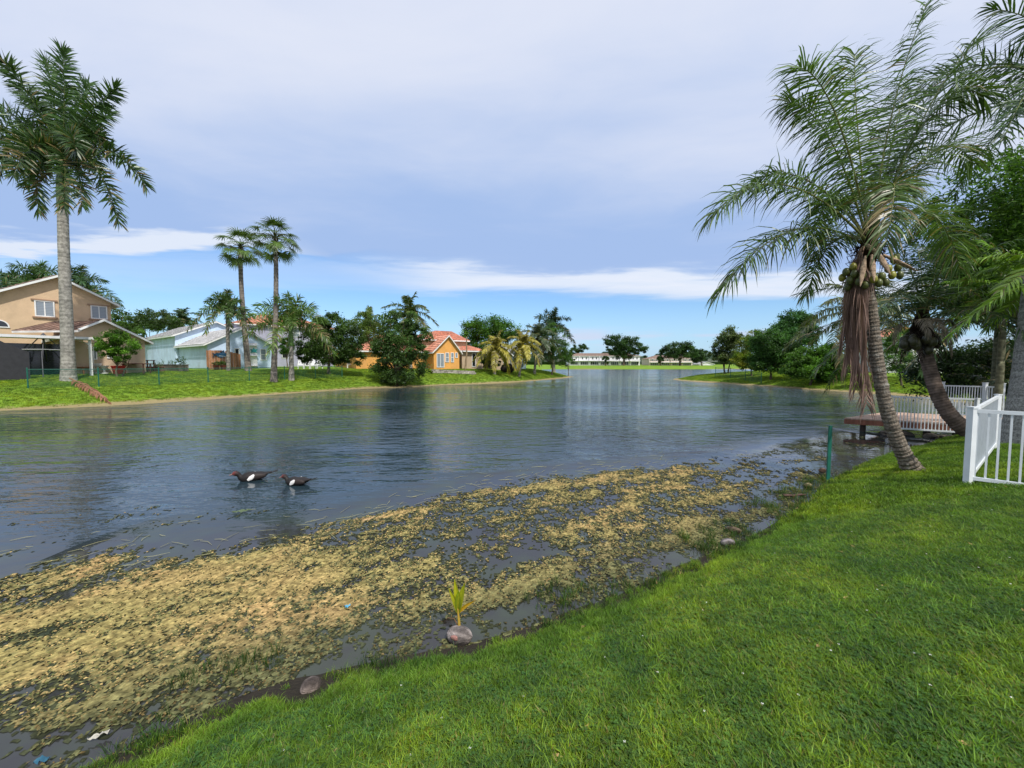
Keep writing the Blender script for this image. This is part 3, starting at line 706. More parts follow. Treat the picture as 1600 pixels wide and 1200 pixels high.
# ------------------------------------------------------------------ houses
class House:
    def __init__(s, name, label, cpx, Yd, d, g=None, cat='house', group=None):
        r = at(cpx, 575, Yd); s.O = r[:2]; s.d = np.array(d, float); s.d /= np.linalg.norm(s.d); s.b = np.array([-s.d[1], s.d[0]])
        s.g = gz(*s.O) if g is None else g
        s.t = thing(name, label, cat, (s.O[0], s.O[1], s.g), group=group); s.rng = np.random.RandomState(int(cpx))
    def P(s, a, t, z): q = s.O + s.d * a + s.b * t; return np.array([q[0], q[1], z])
    def on(s, px, py, t=0.0):                    # picture point on the front plane offset t -> (s, z)
        r = ray(px, py); o = s.O + s.b * t
        k = np.dot(o, s.b) / np.dot(r[:2], s.b); q = r * k + [0, 0, H]
        return float(np.dot(q[:2] - o, s.d)), float(q[2])
    def wall(s, mb, pts, col):                     # polygon in (a,t,z)
        V = [s.P(*p) for p in pts]; mb.add(V, [tuple(range(len(V)))], col)
    def roof_plane(s, e0, e1, r1, r0, col, th=.12, tile=.33):
        e0, e1, r1, r0 = (s.P(*q) for q in (e0, e1, r1, r0)); mb = MB(); n = np.cross(e1 - e0, r0 - e0 if np.linalg.norm(r0 - e0) > .1 else r1 - e0); n /= np.linalg.norm(n)
        if n[2] < 0: n = -n
        rows = max(3, int(np.linalg.norm((r0 + r1) / 2 - (e0 + e1) / 2) / tile)); cols = max(3, int(np.linalg.norm(e1 - e0) / tile))
        for i in range(rows):
            u0, u1 = i / rows, (i + 1) / rows
            L0, L1 = e0 + (r0 - e0) * u0, e1 + (r1 - e1) * u0; H0, H1 = e0 + (r0 - e0) * u1, e1 + (r1 - e1) * u1
            v = np.linspace(0, 1, cols + 1)[:, None]; lo = L0 + (L1 - L0) * v; hi = H0 + (H1 - H0) * v
            a, b_ = lo[:-1] + n * .055, lo[1:] + n * .055; c_, d_ = hi[1:] + n * .005, hi[:-1] + n * .005
            mA, mB = (a + b_) / 2 + n * .035, (c_ + d_) / 2 + n * .03
            k = cols; V = np.stack([a, mA, b_, c_, mB, d_, lo[:-1], lo[1:]], 1)
            cc = np.array(col) * s.rng.uniform(.8, 1.2, (k, 1)) * s.rng.uniform(.94, 1.06)
            f0 = (np.arange(k) * 8)[:, None]
            mb.add(V.reshape(-1, 3), np.concatenate([f0 + np.array(q) for q in ((0, 1, 4, 5), (1, 2, 3, 4), (6, 7, 2, 0))]), np.repeat(cc, 8, axis=0))
        und = [q - n * th for q in (e0, e1, r1, r0)]
        mb.add(und, [(0, 1, 2, 3)], (.5, .47, .42))
        for (a, b_) in ((e0, e1), (e1, r1), (r0, e0)):
            if np.linalg.norm(a - b_) > .05: mb.add([a, b_, b_ - n * th, a - n * th], [(0, 1, 2, 3)], (.62, .6, .56))
        return mb
    def block(s, s0, s1, t0, t1, ze, za, col, rcol, sa=None, ov=.35, g=None):
        """walls and a gable roof, the gable facing the lake"""
        g = s.g - .3 if g is None else g; sa = (s0 + s1) / 2 if sa is None else sa; w_ = MB()
        for t in (t0, t1): s.wall(w_, [(s0, t, g), (s1, t, g), (s1, t, ze), (sa, t, za), (s0, t, ze)], col)
        for a in (s0, s1): s.wall(w_, [(a, t0, g), (a, t1, g), (a, t1, ze), (a, t0, ze)], col)
        w_.build('wall', M_stucco, s.t)
        kL = (za - ze) / (sa - s0); kR = (za - ze) / (s1 - sa); up = .10
        for (e, k) in ((s0, kL), (s1, -kR)):
            sg = -1 if e == s0 else 1; ea = e + sg * ov; zz = ze - ov * abs(k) + up
            s.roof_plane((ea, t0 - ov, zz), (ea, t1 + ov, zz), (sa, t1 + ov, za + up), (sa, t0 - ov, za + up), rcol).build('roof', M_tile, s.t)
            tr = MB(); A = s.P(ea, t0 - ov - .02, zz - .16); B_ = s.P(sa, t0 - ov - .02, za + up - .16)
            tr.obox(A, B_ - A, np.r_[s.b * -.05, 0], (0, 0, .15), (.8, .8, .78)); 
            A = s.P(ea + sg * .02, t0 - ov, zz - .18); B_ = s.P(ea + sg * .02, t1 + ov, zz - .18); tr.obox(A, B_ - A, np.r_[s.d * sg * .05, 0], (0, 0, .16), (.8, .8, .78))
            tr.build('fascia', M_white, s.t)
    def hip(s, s0, s1, t0, t1, ze, za, col, rcol, ov=.4, g=None, hipL=True, hipR=True):
        g = s.g - .3 if g is None else g; w_ = MB(); tm = (t0 + t1) / 2
        iL = (t1 - t0) / 2 if hipL else -ov; iR = (t1 - t0) / 2 if hipR else -ov
        if (s1 - s0) < iL + iR: iL = iR = (s1 - s0) / 2 - .05
        for t in (t0, t1): s.wall(w_, [(s0, t, g), (s1, t, g), (s1, t, ze), (s0, t, ze)], col)
        for a in (s0, s1): s.wall(w_, [(a, t0, g), (a, t1, g), (a, t1, ze), (a, tm, ze if (hipL if a == s0 else hipR) else za), (a, t0, ze)], col)
        w_.build('wall', M_stucco, s.t); A = [(s0 - ov, t0 - ov, ze), (s1 + ov, t0 - ov, ze), (s1 + ov, t1 + ov, ze), (s0 - ov, t1 + ov, ze)]; R = [(s0 + iL, tm, za), (s1 - iR, tm, za)]
        for q in ((A[0], A[1], R[1], R[0]), (A[3], A[2], R[1], R[0])): s.roof_plane(*q, rcol).build('roof', M_tile, s.t)
        if hipL: s.roof_plane(A[0], A[3], R[0], R[0], rcol).build('roof', M_tile, s.t)
        if hipR: s.roof_plane(A[1], A[2], R[1], R[1], rcol).build('roof', M_tile, s.t)
        tr = MB(); p, q = s.P(s0 - ov, t0 - ov - .03, ze - .16), s.P(s1 + ov, t0 - ov - .03, ze - .16); tr.obox(p, q - p, np.r_[s.b * -.05, 0], (0, 0, .15), (.8, .8, .78))
        tr.build('fascia', M_white, s.t)
    def window(s, a0, a1, z0, z1, t=0.0, mat=None, fw=.07, mull=1, name='window', col=(.8, .8, .78), sill=None, transom=False):
        fr = MB(); nb = np.r_[s.b, 0]; nd = np.r_[s.d, 0]
        def bar(x0, x1, y0, y1, dp=.07): fr.obox(s.P(x0, t - dp, y0), nd * (x1 - x0), nb * dp * .98, (0, 0, y1 - y0), col)
        bar(a0, a1, z0, z0 + fw); bar(a0, a1, z1 - fw, z1); bar(a0, a0 + fw, z0 + fw, z1 - fw); bar(a1 - fw, a1, z0 + fw, z1 - fw)
        for i in range(mull):
            x = a0 + (a1 - a0) * (i + 1) / (mull + 1); bar(x - fw * .4, x + fw * .4, z0 + fw, z1 - fw, .05)
        if transom: bar(a0 + fw, a1 - fw, (z0 + z1) / 2 - fw * .35, (z0 + z1) / 2 + fw * .35, .045)
        if sill: 
            fr.obox(s.P(a0 - .12, t - .12, z0 - .1), nd * (a1 - a0 + .24), nb * .118, (0, 0, .1), sill); fr.obox(s.P(a0 - .15, t - .10, z1), nd * (a1 - a0 + .3), nb * .098, (0, 0, .09), sill)
        f = fr.build(name, M_white, s.t)
        pn = MB(); pn.obox(s.P(a0 + fw * .5, t - .03, z0 + fw * .5), nd * (a1 - a0 - fw), nb * .02, (0, 0, z1 - z0 - fw), (1, 1, 1)); pn.build('pane', mat or M_glass, f, smooth=False)
        return f
    def wpx(s, x0, y0, x1, y1, t=0.0, **k):
        a0, zt = s.on(x0, y0, t); a1, zb = s.on(x1, y1, t); zt2 = s.on(x1, y0, t)[1]; zb0 = s.on(x0, y1, t)[1]
        return s.window(a0, a1, (zb + zb0) / 2, (zt + zt2) / 2, t, **k)

BEIGE, TAN, BLUE, PURP, ORAN = (.62, .45, .29), (.50, .38, .26), (.55, .68, .86), (.37, .36, .46), (.74, .37, .10)
R_BRN, R_GRY, R_RED = (.36, .24, .19), (.54, .53, .52), (.68, .31, .21)
SH = (.56, .83)
# beige two-storey house, far left
h = House('two_storey_house', 'beige two-storey stucco house with brown tile gable roof behind the tall royal palm', 178, 31, SH)
sa, za = h.on(88, 433); _, ze = h.on(180, 474)
h.block(2 * sa, 0, 0, 10, ze, za, BEIGE, R_BRN, sa=sa, ov=.4)
h.wpx(53, 470, 86, 495, sill=(.36, .23, .15)); h.wpx(141, 478, 168, 498.5, sill=(.36, .23, .15))
# arched window at the frame edge
ac, az = h.on(-2, 510); aw = MB(); ap = MB(); R_ = h.on(15, 510)[0] - ac
for k in range(10):
    a0, a1 = math.pi * k / 10, math.pi * (k + 1) / 10
    q = [(ac + math.cos(a) * r, az + math.sin(a) * r) for a, r in ((a0, R_), (a1, R_), (a1, R_ * .86), (a0, R_ * .86))]
    aw.add([h.P(x, -.05, z) for x, z in q] + [h.P(x, -.002, z) for x, z in q], [(0, 1, 2, 3), (0, 4, 5, 1), (2, 6, 7, 3)], (.8, .8, .78))
    ap.add([h.P(ac, -.025, az)] + [h.P(x, -.025, z) for x, z in (q[3], q[2])], [(0, 1, 2)], (1, 1, 1))
aw.obox(h.P(ac - R_, -.06, az - .07), np.r_[h.d * 2 * R_, 0], np.r_[h.b * .05, 0], (0, 0, .07), (.8, .8, .78))
f = aw.build('window', M_white, h.t, label='arched window'); ap.build('pane', M_dark, f)
s1, ze2 = h.on(226, 532, -3); sa2, za2 = h.on(161, 501, -3)
h.block(2 * sa2 - s1, s1, -3, 6, ze2, za2, TAN, R_BRN, sa=sa2, ov=.35)
h.wpx(144, 541, 152, 562, t=-3, mull=0); h.wpx(166, 541, 182, 560, t=-3, mat=M_dark)
q4 = [(*h.on(px, py, tt)[:1], tt, h.on(px, py, tt)[1]) for px, py, tt in ((18, 517, -3.6), (122, 516, -3.6), (163, 502, -.05), (84, 503, -.05))]
h.roof_plane(*q4, R_BRN).build('lean_to_roof', M_tile, h.t)
# patio cover: white slab on posts, in front of the lower wing
tp = -5.0; a0, zt = h.on(-40, 519, tp); a1, _ = h.on(147, 522, tp); pc = MB()
pc.obox(h.P(a0, tp, zt - .2), np.r_[h.d * (a1 - a0), 0], np.r_[h.b * 1.8, 0], (0, 0, .16), (.7, .7, .7))
pc.build('patio_roof', M_white, h.t)
for px in (139,):
    a, _ = h.on(px, 550, tp + .2); pc = MB(); pc.obox(h.P(a, tp + .2, h.g - .9), np.r_[h.d * .14, 0], np.r_[h.b * .14, 0], (0, 0, zt - .2 - h.g + .9), (.8, .8, .8)); pc.build('patio_post', M_white, h.t)
a, _ = h.on(2, 550, -3.02); a2, _ = h.on(100, 550, -3.02)
pc = MB(); pc.obox(h.P(a, -3.06, h.g - .3), np.r_[h.d * (a2 - a), 0], np.r_[h.b * .05, 0], (0, 0, 2.2), (.5, .5, .5)); pc.build('sliding_door', M_dark, h.t)
H1 = h

# blue single-storey house
h = House('blue_house', 'pale blue single-storey house with grey tile gable roofs beyond the wooden screen', 325, 40, (.60, .80))
s1, _ = h.on(424, 545); sa, za = h.on(378, 513); _, ze = h.on(325, 536.5)
h.block(0, s1, 0, 9.5, ze, za, BLUE, R_GRY, sa=sa, ov=.35)
h.wpx(366, 544, 374, 556, mat=M_dark, mull=0); h.wpx(383, 544, 394, 558, mull=0, transom=True, mat=M_dark); h.wpx(406, 545, 416, 563, mull=0, transom=True)
sb, zb = h.on(337, 503.5, 9.6); s0_, ze2 = h.on(273, 523.5, 9.6)
h.block(s0_, 2 * sb - s0_, 9.6, 24, ze2, zb, BLUE, R_GRY, ov=.3)
H2 = h
# purple house with red roof
h = House('purple_house', 'grey purple two-storey house with red hip roof behind the two tall fan palms', 372, 56, (.66, .75))
s1, _ = h.on(520, 540); _, ze = h.on(400, 507); _, za = h.on(440, 489)
h.hip(0, s1, 0, 9, ze, za, PURP, R_RED)
h.wpx(457, 514, 468, 527, mull=0, transom=True); h.wpx(482, 520, 490, 530, mull=0); h.wpx(476, 545, 488, 572, mull=1, mat=M_dark); h.wpx(440, 545, 450, 560, mull=0, mat=M_dark)
# orange house and its beige neighbour
h = House('orange_house', 'orange house with terracotta tile roof and white framed garden doors', 678, 50, (.80, .60))
s1, _ = h.on(717.5, 545); sa, za = h.on(700, 525); _, ze = h.on(678, 548)
h.block(0, s1, 0, 7, ze, za, ORAN, R_RED, sa=sa, ov=.3)
aL, _ = h.on(556, 550, 2); _, zl = h.on(660, 549.5, 2)
_, zr = h.on(640, 524, 7)
h.hip(aL, s1 - .6, 2, 12, zl, zr, ORAN, R_RED, hipR=False)
h.wpx(682, 552, 694, 574, mull=1, mat=M_glass, name='glass_door'); h.wpx(695.5, 551, 701.5, 566, mull=0, transom=True); h.wpx(704, 551, 709, 566, mull=0, transom=True); h.wpx(711, 551, 715, 559, mull=0)
h2 = House('beige_house', 'tan two-storey house with terracotta roof right of the orange gable', 700, 54, (.80, .60))
s1, _ = h2.on(728, 560); s2, _ = h2.on(746, 560); _, ze = h2.on(715, 532); _, za = h2.on(690, 512); sL, _ = h2.on(655, 532)
h2.hip(sL, s1, 0, 10, ze, za, TAN, R_RED, hipR=False); _, ze3 = h2.on(740, 548, -2)
h2.hip(s1 - 1.5, s2, -1.5, 4, ze3, ze3 + 1.0, TAN, R_RED)
h2.wpx(737, 552, 743, 573, t=-1.5, mull=0, mat=M_dark, name='garden_door')
h = House('small_tan_house', 'small tan gabled house behind the yellow coconut palms', 775, 56, (.84, .54))
s1, _ = h.on(797, 560); _, ze = h.on(775, 553); _, za = h.on(788, 543)
h.block(0, s1, 0, 8, ze, za, TAN, R_BRN); h.wpx(785.5, 555, 790.5, 567, mull=0, mat=M_dark)
h = House('pale_blue_house', 'pale blue house glimpsed between the yellow coconut palms', 797, 62, (.84, .54))
s1, _ = h.on(822, 560); _, ze = h.on(797, 555); _, za = h.on(805, 542); h.block(0, s1, 0, 8, ze, za, (.38, .52, .58), R_GRY)
h.window(.8, 1.7, h.g + .9, h.g + 2.1, mull=0)
# far white terraces
def terrace(name, label, x0, x1, Yd, y_eave, y_top, nb, col, seed):
    h = House(name, label, x0, Yd, (1, .02), cat='terrace house'); a1, _ = h.on(x1, 560); _, ze = h.on(x0, y_eave); _, za = h.on(x0, y_top); rg = np.random.RandomState(seed)
    h.hip(0, a1, 0, 11, ze, za, col, (.36, .26, .21), ov=.5)
    bw = a1 / nb
    for i in range(nb):
        b0 = i * bw; zm = (ze + h.g) / 2
        h.window(b0 + bw * .12, b0 + bw * .88, h.g + .1, zm - .35, mull=3, mat=M_dark, name='porch_screen', fw=.18)
        for q in (.25, .62): h.window(b0 + bw * q, b0 + bw * (q + .16), zm + .6, zm + 1.9, mull=0, mat=M_dark, fw=.12)
        p = MB(); p.obox(h.P(b0 - .15, -.6, h.g - .2), (.3, 0, 0), (0, .598, 0), (0, 0, ze - h.g), np.array(col)); p.build('party_wall', M_stucco, h.t)
    bl = MB(); bl.obox(h.P(0.2, -1.3, (ze + h.g) / 2 - .2), (a1 - .4, .4, 0), (0, 1.29, 0), (0, 0, .25), (.7, .7, .7)); bl.build('balcony_slab', M_white, h.t)
terrace('terrace_house', 'long white two-storey terrace with brown roof on the far shore', 889, 1000, 205, 556.2, 551.5, 7, (.74, .73, .76), 1)
terrace('terrace_house', 'shorter cream terrace between the two spreading trees on the far shore', 1014, 1082, 205, 561, 555, 4, (.66, .58, .50), 2)
h = House('white_bungalow', 'small white gabled bungalow at the right end of the far shore', 1092, 212, (1, 0)); s1, _ = h.on(1116, 560); _, ze = h.on(1092, 569); _, za = h.on(1100, 565.5)
h.block(0, s1, 0, 8, ze, za, (.75, .74, .74), (.5, .5, .5)); h.window(1, 2.4, h.g + .9, h.g + 2.0, mat=M_dark, fw=.1)
# right bank house
h = House('white_house', 'white walled house with red tile roof glimpsed behind the coconut palms on the right', 1383, 42, (.9, -.43))
s1, _ = h.on(1475, 560); _, ze = h.on(1385, 527); _, za = h.on(1385, 505); h.hip(0, s1, 0, 9, ze, za, (.62, .62, .63), R_RED)
h.window(1.2, 2.2, h.g + 1, h.g + 2.3, mull=0, mat=M_dark); h.window(4.2, 5.6, h.g + 1, h.g + 2.3, mull=1, mat=M_dark)

# ------------------------------------------------------------------ palms across the water
GR = (.045, .095, .018)
def gp(px, Yd): q = at(px, 575, Yd); return np.array([q[0], q[1], gz(q[0], q[1])])
# the tall royal palm, fronds placed one by one
b = gp(106, 24.5); t = thing('royal_palm', 'tall royal palm with grey trunk in front of the beige two-storey house', 'palm tree', b)
rng = np.random.RandomState(5); top = at(98, 318, 24.5)
tb, _ = trunk_mb([b - [0, 0, .2], at(104, 500, 24.5), at(100, 400, 24.5), top], .34, .24, .22, (.36, .34, .30), 14, 1.25, .012, rng=rng); tb.build('trunk', M_trunk, t, smooth=True)
s_ = MB(); hub = at(97, 235, 24.5); s_.tube([top, at(98, 290, 24.5), at(98, 255, 24.5), hub], [.27, .29, .22, .1], 12, (.11, .14, .06)); s_.build('crownshaft', M_nut, t, smooth=True)
FR = [((0, 92), (42, 130), -1, 0), ((-45, 180), (15, 150), 1, 0), ((97, 78), (104, 150), -.5, 0), ((72, 95), (84, 150), 1.5, 0), ((182, 138), (140, 165), -1, 0), ((172, 175), (140, 195), 2, 0),
      ((228, 292), (178, 205), .5, .1), ((186, 348), (152, 222), -.5, .1), ((-10, 270), (30, 190), -1.5, .12), ((22, 275), (42, 200), -2.5, .15), ((-60, 240), (10, 170), 1, .1),
      ((150, 262), (128, 205), 2.5, .1), ((40, 288), (64, 235), 1.5, .2), ((128, 322), (126, 228), -2, .2), ((118, 235), (112, 190), -2.5, .1), ((30, 140), (60, 165), 2, 0), ((140, 130), (120, 165), 2.5, 0), ((100, 325), (104, 225), -2.8, .15), ((60, 330), (50, 225), .5, .15), ((165, 225), (140, 185), 1.5, .05), ((5, 225), (50, 175), 1.8, .05)]
for (tip, c, dy, dry) in FR:
    frond(at(97, 240, 24.5), at(c[0], c[1], 24.5 + dy * .5), at(tip[0], tip[1], 24.5 + dy), 150, .88, .042, .25, .05, np.array([.05, .10, .026]) * rng.uniform(.75, 1.3), rng, plume=1.0, dry=.02 + dry, start=.05, segs=3, swept=-10, tipl=.8).build('frond', M_palm, t)
frond(at(97, 255, 24.5), at(72, 265, 24), at(56, 300, 24), 26, .5, .03, .8, .04, (.13, .09, .05), rng, plume=.6, rcol=(.14, .1, .06), segs=2).build('dead_frond', M_dead, t)
# washingtonias
b = gp(388, 37); fan_palm('fan_palm', 'left one of the two tall slender fan palms, its trunk gently curved', b, at(376, 386, 37), .26, .17, 24, 1.45, 1, lean=(-.15, 0, 0), R=1.0)
b = gp(427, 32); fan_palm('fan_palm', 'right and taller one of the two slender fan palms, nearer the fence', b, at(430, 372, 32), .24, .15, 25, 1.35, 2, lean=(.1, 0, 0), R=.92)
b = gp(357, 36); pinnate_palm('queen_palm', 'drooping queen palm in front of the wooden screen by the blue house', b, at(355, 486, 36), .17, .13, 17, 2.75, 'queen', 3, (.07, .13, .03), nl=61, tcol=(.25, .23, .2), lw=.035, dead=0, lowel=-15)
b = gp(455, 33.5); pinnate_palm('young_royal_palm', 'young royal palm with yellow-green crownshaft between fan palm and dark tree', b, at(455, 541, 33.5), .22, .16, 17, 3.9, 'royal', 4, (.10, .18, .03), nl=64, shaft=2.0, tcol=(.38, .35, .30), lw=.035, lowel=-12)
b = gp(642, 50); pinnate_palm('coconut_palm', 'coconut palm rising behind the bushy shoreline tree', b, at(640, 492, 50), .2, .16, 16, 4.0, 'coconut', 5, (.10, .15, .03), nl=54, lw=.05, lowel=-40, dead=1)
b = gp(577, 56); pinnate_palm('coconut_palm', 'light green coconut palm between the dark tree and the shoreline tree', b, at(575, 508, 56), .2, .16, 14, 3.4, 'coconut', 6, (.12, .19, .035), nl=54, lw=.05, lowel=-40)
YL = (.34, .30, .045)
b = gp(773, 50); pinnate_palm('yellow_coconut_palm', 'left one of the two yellowed coconut palms on the point', b, at(775, 545, 50), .16, .12, 17, 3.0, 'coconut', 7, YL, nl=54, lw=.05, lowel=-45, ll=.75, droop=.9)
b = gp(811, 52); pinnate_palm('yellow_coconut_palm', 'right one of the two yellowed coconut palms on the point', b, at(818, 540, 52), .16, .12, 16, 2.9, 'coconut', 8, YL, nl=54, lw=.05, lowel=-45, ll=.75, droop=.9)
b = gp(835, 58); pinnate_palm('coconut_palm', 'grey-green coconut palm right of the yellow ones', b, at(840, 530, 58), .2, .15, 18, 3.9, 'coconut', 9, (.075, .11, .045), nl=57, lw=.05, lowel=-50, dead=2)
b = gp(866, 68); pinnate_palm('royal_palm', 'dark royal palm standing highest at the end of the point', b, at(863, 520, 68), .25, .2, 15, 4.2, 'royal', 10, (.022, .055, .022), nl=61, shaft=1.3, lw=.05, lowel=-30)
b = gp(60, 44); pinnate_palm('queen_palm', 'queen palm rising behind the left slope of the beige roof', b, at(58, 445, 44), .2, .16, 15, 4.3, 'queen', 11, (.06, .12, .035), nl=57, lw=.04, lowel=-20)
b = gp(15, 44); pinnate_palm('queen_palm', 'dark queen palm at the left frame edge behind the beige roof', b, at(14, 450, 44), .2, .16, 13, 3.2, 'queen', 12, (.03, .08, .03), nl=57, lw=.04, lowel=-20)
b = gp(133, 42); pinnate_palm('queen_palm', 'queen palm rising right of the big royal trunk behind the beige roof', b, at(126, 452, 42), .2, .16, 14, 3.9, 'queen', 13, (.05, .11, .035), nl=57, lw=.04, lowel=-15)
b = gp(288, 75); pinnate_palm('coconut_palm', 'windblown coconut palm behind the grey roofs of the blue house', b, at(285, 502, 75), .25, .2, 14, 4.0, 'coconut', 14, (.045, .09, .03), nl=46, lw=.06, lowel=-10)
# broadleaf trees across the water
DK, MD, LT = (.042, .085, .018), (.065, .135, .022), (.11, .20, .026)
tree('small_tree', 'small round bright green tree in the beige house garden', 182, 27, [(178, 530, 20, 16), (192, 540, 20, 15), (170, 545, 17, 13), (185, 555, 16, 10)], (.085, .20, .02), 7000, .075, 1, (.14, .26, .03), tr=.06, ntr=2)
tree('tree', 'dark tree mass behind the blue house, left of the windblown palm', 240, 70, [(190, 500, 22, 14), (205, 508, 25, 16), (232, 500, 22, 16), (255, 505, 25, 16)], DK, 9000, .2, 2, (.07, .11, .03))
tree('tree', 'low dark tree behind the grey roof, right of the windblown palm', 300, 78, [(285, 508, 18, 10), (268, 503, 16, 12)], DK, 4000, .2, 3)
tree('tree', 'bright bushy tree at the corner of the beige and blue houses', 200, 52, [(195, 520, 18, 18), (212, 530, 12, 14)], MD, 5000, .15, 24, LT)
tree('round_tree', 'small clipped green tree beside the purple wall', 449, 46, [(446, 540, 12, 13)], (.05, .13, .02), 4000, .09, 4, tr=.07)
tree('spreading_tree', 'broad dark green tree overhanging the white garden chairs', 513, 39, [(520, 510, 22, 22), (490, 535, 24, 20), (515, 545, 34, 24), (545, 530, 22, 28), (480, 553, 17, 14), (555, 555, 14, 16), (500, 515, 18, 18)], DK, 24000, .115, 5, (.075, .14, .025), tr=.16)
tree('tree', 'light green tree behind the dark spreading tree', 572, 50, [(567, 512, 20, 22), (585, 520, 18, 26), (575, 540, 20, 20)], (.06, .12, .022), 9000, .11, 6, (.13, .19, .03))
tree('shoreline_tree', 'dense dark tree with branches down to the water at the left bank', 622, 38.6, [(610, 505, 20, 20), (632, 500, 20, 16), (650, 525, 20, 18), (600, 540, 22, 20), (625, 535, 30, 26), (655, 550, 20, 12), (612, 570, 28, 20), (640, 575, 28, 18), (595, 558, 16, 12), (620, 592, 26, 8), (650, 520, 14, 16)], (.055, .11, .024), 21000, .12, 7, (.08, .15, .035), tr=.15, ntr=2, clump=.30)
tree('rain_tree', 'wide dome shaped green tree behind the tan house on the point', 728, 60, [(765, 510, 36, 13), (740, 520, 22, 18), (790, 517, 24, 14), (760, 530, 34, 16), (735, 540, 16, 13), (800, 528, 16, 12)], (.045, .13, .014), 22000, .13, 8, (.10, .22, .022), tr=.2)
tree('shrub', 'dark bushy shrub beside the tan house door', 765, 53, [(762, 558, 14, 13), (752, 565, 9, 10), (776, 562, 8, 10)], DK, 5000, .1, 9, tr=.05, cat='shrub')
tree('tree', 'mid green leafy tree near the tip of the point', 862, 61, [(862, 530, 20, 22), (850, 548, 18, 18), (872, 550, 18, 20), (858, 515, 12, 12), (880, 562, 12, 12)], (.05, .12, .018), 16000, .10, 10, (.10, .2, .03), tr=.12)
tree('tree', 'small green tree at the very tip of the left point', 888, 75, [(885, 555, 9, 10), (893, 562, 8, 8)], MD, 3500, .13, 11, tr=.08)
# far shore
for i, (x, bl, lab, n) in enumerate([
    (905, [(905, 544, 12, 7), (897, 548, 8, 6)], 'dark tree behind the left end of the long white terrace', 4000),
    (975, [(965, 534, 20, 10), (985, 540, 20, 12), (955, 545, 11, 9), (1003, 548, 12, 10), (975, 550, 22, 10)], 'largest spreading tree standing before the long white terrace', 15000),
    (1062, [(1060, 542, 22, 7), (1045, 550, 16, 8), (1078, 550, 16, 9), (1062, 552, 22, 8)], 'second spreading tree on the far shore before the cream terrace', 12000),
    (1097, [(1098, 555, 13, 8), (1088, 560, 8, 7)], 'low grey-green tree at the right end of the far shore', 4500),
    (946, [(946, 562, 5, 6)], 'little dark shrub tree at the middle of the white terrace', 1200),
    (1032, [(1032, 562, 5, 6)], 'little shrub tree in front of the cream terrace', 1200)]):
    tree('tree', lab, x, 190 if i not in (0,) else 225, bl, (.035, .075, .024), n, .38, 30 + i, (.06, .12, .035), tr=.35, ntr=2 if i in (1, 2) else 1, clump=.24)
rng = np.random.RandomState(77); hm = MB()
for i in range(90):
    x = rng.uniform(-260, 420); y = rng.uniform(260, 330); hm.ball((x, y, 3), (rng.uniform(8, 16), 8, rng.uniform(4, 7.5)), np.array([.03, .06, .025]) * rng.uniform(.7, 1.3), 9, 6, .2, rng)
fw = hm.build('distant_tree_line', M_leaf, kind='stuff', label='distant tree line behind the far terraces')
# right bank
tree('tree', 'thin grey-green tree with gaps at the tip of the right bank', 1135, 52, [(1140, 525, 18, 12), (1128, 540, 15, 14), (1150, 545, 18, 18), (1140, 560, 18, 10), (1120, 555, 9, 12)], (.065, .115, .03), 13000, .12, 50, (.12, .15, .05), tr=.1, ntr=3, clump=.3)
tree('shrub', 'yellow-green bush left of the dark trees on the right bank', 1175, 46, [(1170, 545, 18, 20), (1180, 530, 14, 14), (1165, 562, 17, 14), (1180, 568, 16, 10)], (.14, .22, .02), 14000, .1, 51, (.26, .27, .03), tr=.08, cat='tree')
tree('tree', 'round glossy dark green tree in the middle of the right bank', 1205, 42, [(1200, 540, 24, 24), (1220, 548, 22, 22), (1195, 562, 22, 16), (1215, 568, 20, 14)], (.06, .145, .026), 26000, .1, 52, (.06, .15, .03), tr=.1, ntr=2)
tree('tree', 'tall dark tree rising highest behind the right bank shrubs', 1240, 52, [(1240, 505, 24, 20), (1225, 520, 20, 18), (1258, 515, 18, 22), (1245, 535, 22, 20)], (.045, .12, .028), 24000, .13, 53, (.05, .13, .04), tr=.14)
tree('shrub', 'big bright green bush reaching the lawn on the right bank', 1265, 36, [(1260, 565, 26, 20), (1285, 560, 24, 24), (1250, 578, 24, 12), (1300, 570, 22, 22), (1280, 582, 28, 12)], (.075, .175, .018), 24000, .115, 54, (.11, .23, .025), tr=.08, ntr=2, cat='bush')
b = gp(1335, 36); pinnate_palm('coconut_palm', 'coconut palm with arching yellowish fronds behind the dead hanging leaves', b, at(1345, 495, 36), .2, .16, 16, 6.0, 'coconut', 60, (.12, .14, .035), nl=80, lw=.04, lowel=-40, dead=1, droop=1.1)

# ------------------------------------------------------------------ near palms on the right
D1 = 7.0
b = gp(1432, D1); b[2] = gz(b[0], b[1]) ; b = onz(1428, 736, gz(*gp(1432, 7)[:2])); D1 = b[1]
t = thing('coconut_palm', 'leaning coconut palm full of green nuts with a dead frond hanging over the water', 'palm tree', b)
rng = np.random.RandomState(9)
tb, TP = trunk_mb([at(1436, 748, D1 - .05), at(1402, 690, D1), at(1376, 590, D1 + .1), at(1362, 500, D1 + .2), at(1353, 420, D1 + .25)], (.118), .088, .075, (.21, .175, .135), 18, 1.7, .045, sub=120, rng=rng, cut=.5)
tb.build('trunk', M_lichen, t, smooth=False)
cD = D1 + .25; hub = at(1358, 385, cD)
s_ = MB(); s_.tube([at(1353, 425, cD), at(1356, 400, cD), at(1360, 360, cD), at(1364, 330, cD)], [.10, .14, .11, .04], 12, (.17, .12, .055)); s_.build('crown_heart', M_bark, t, smooth=True)
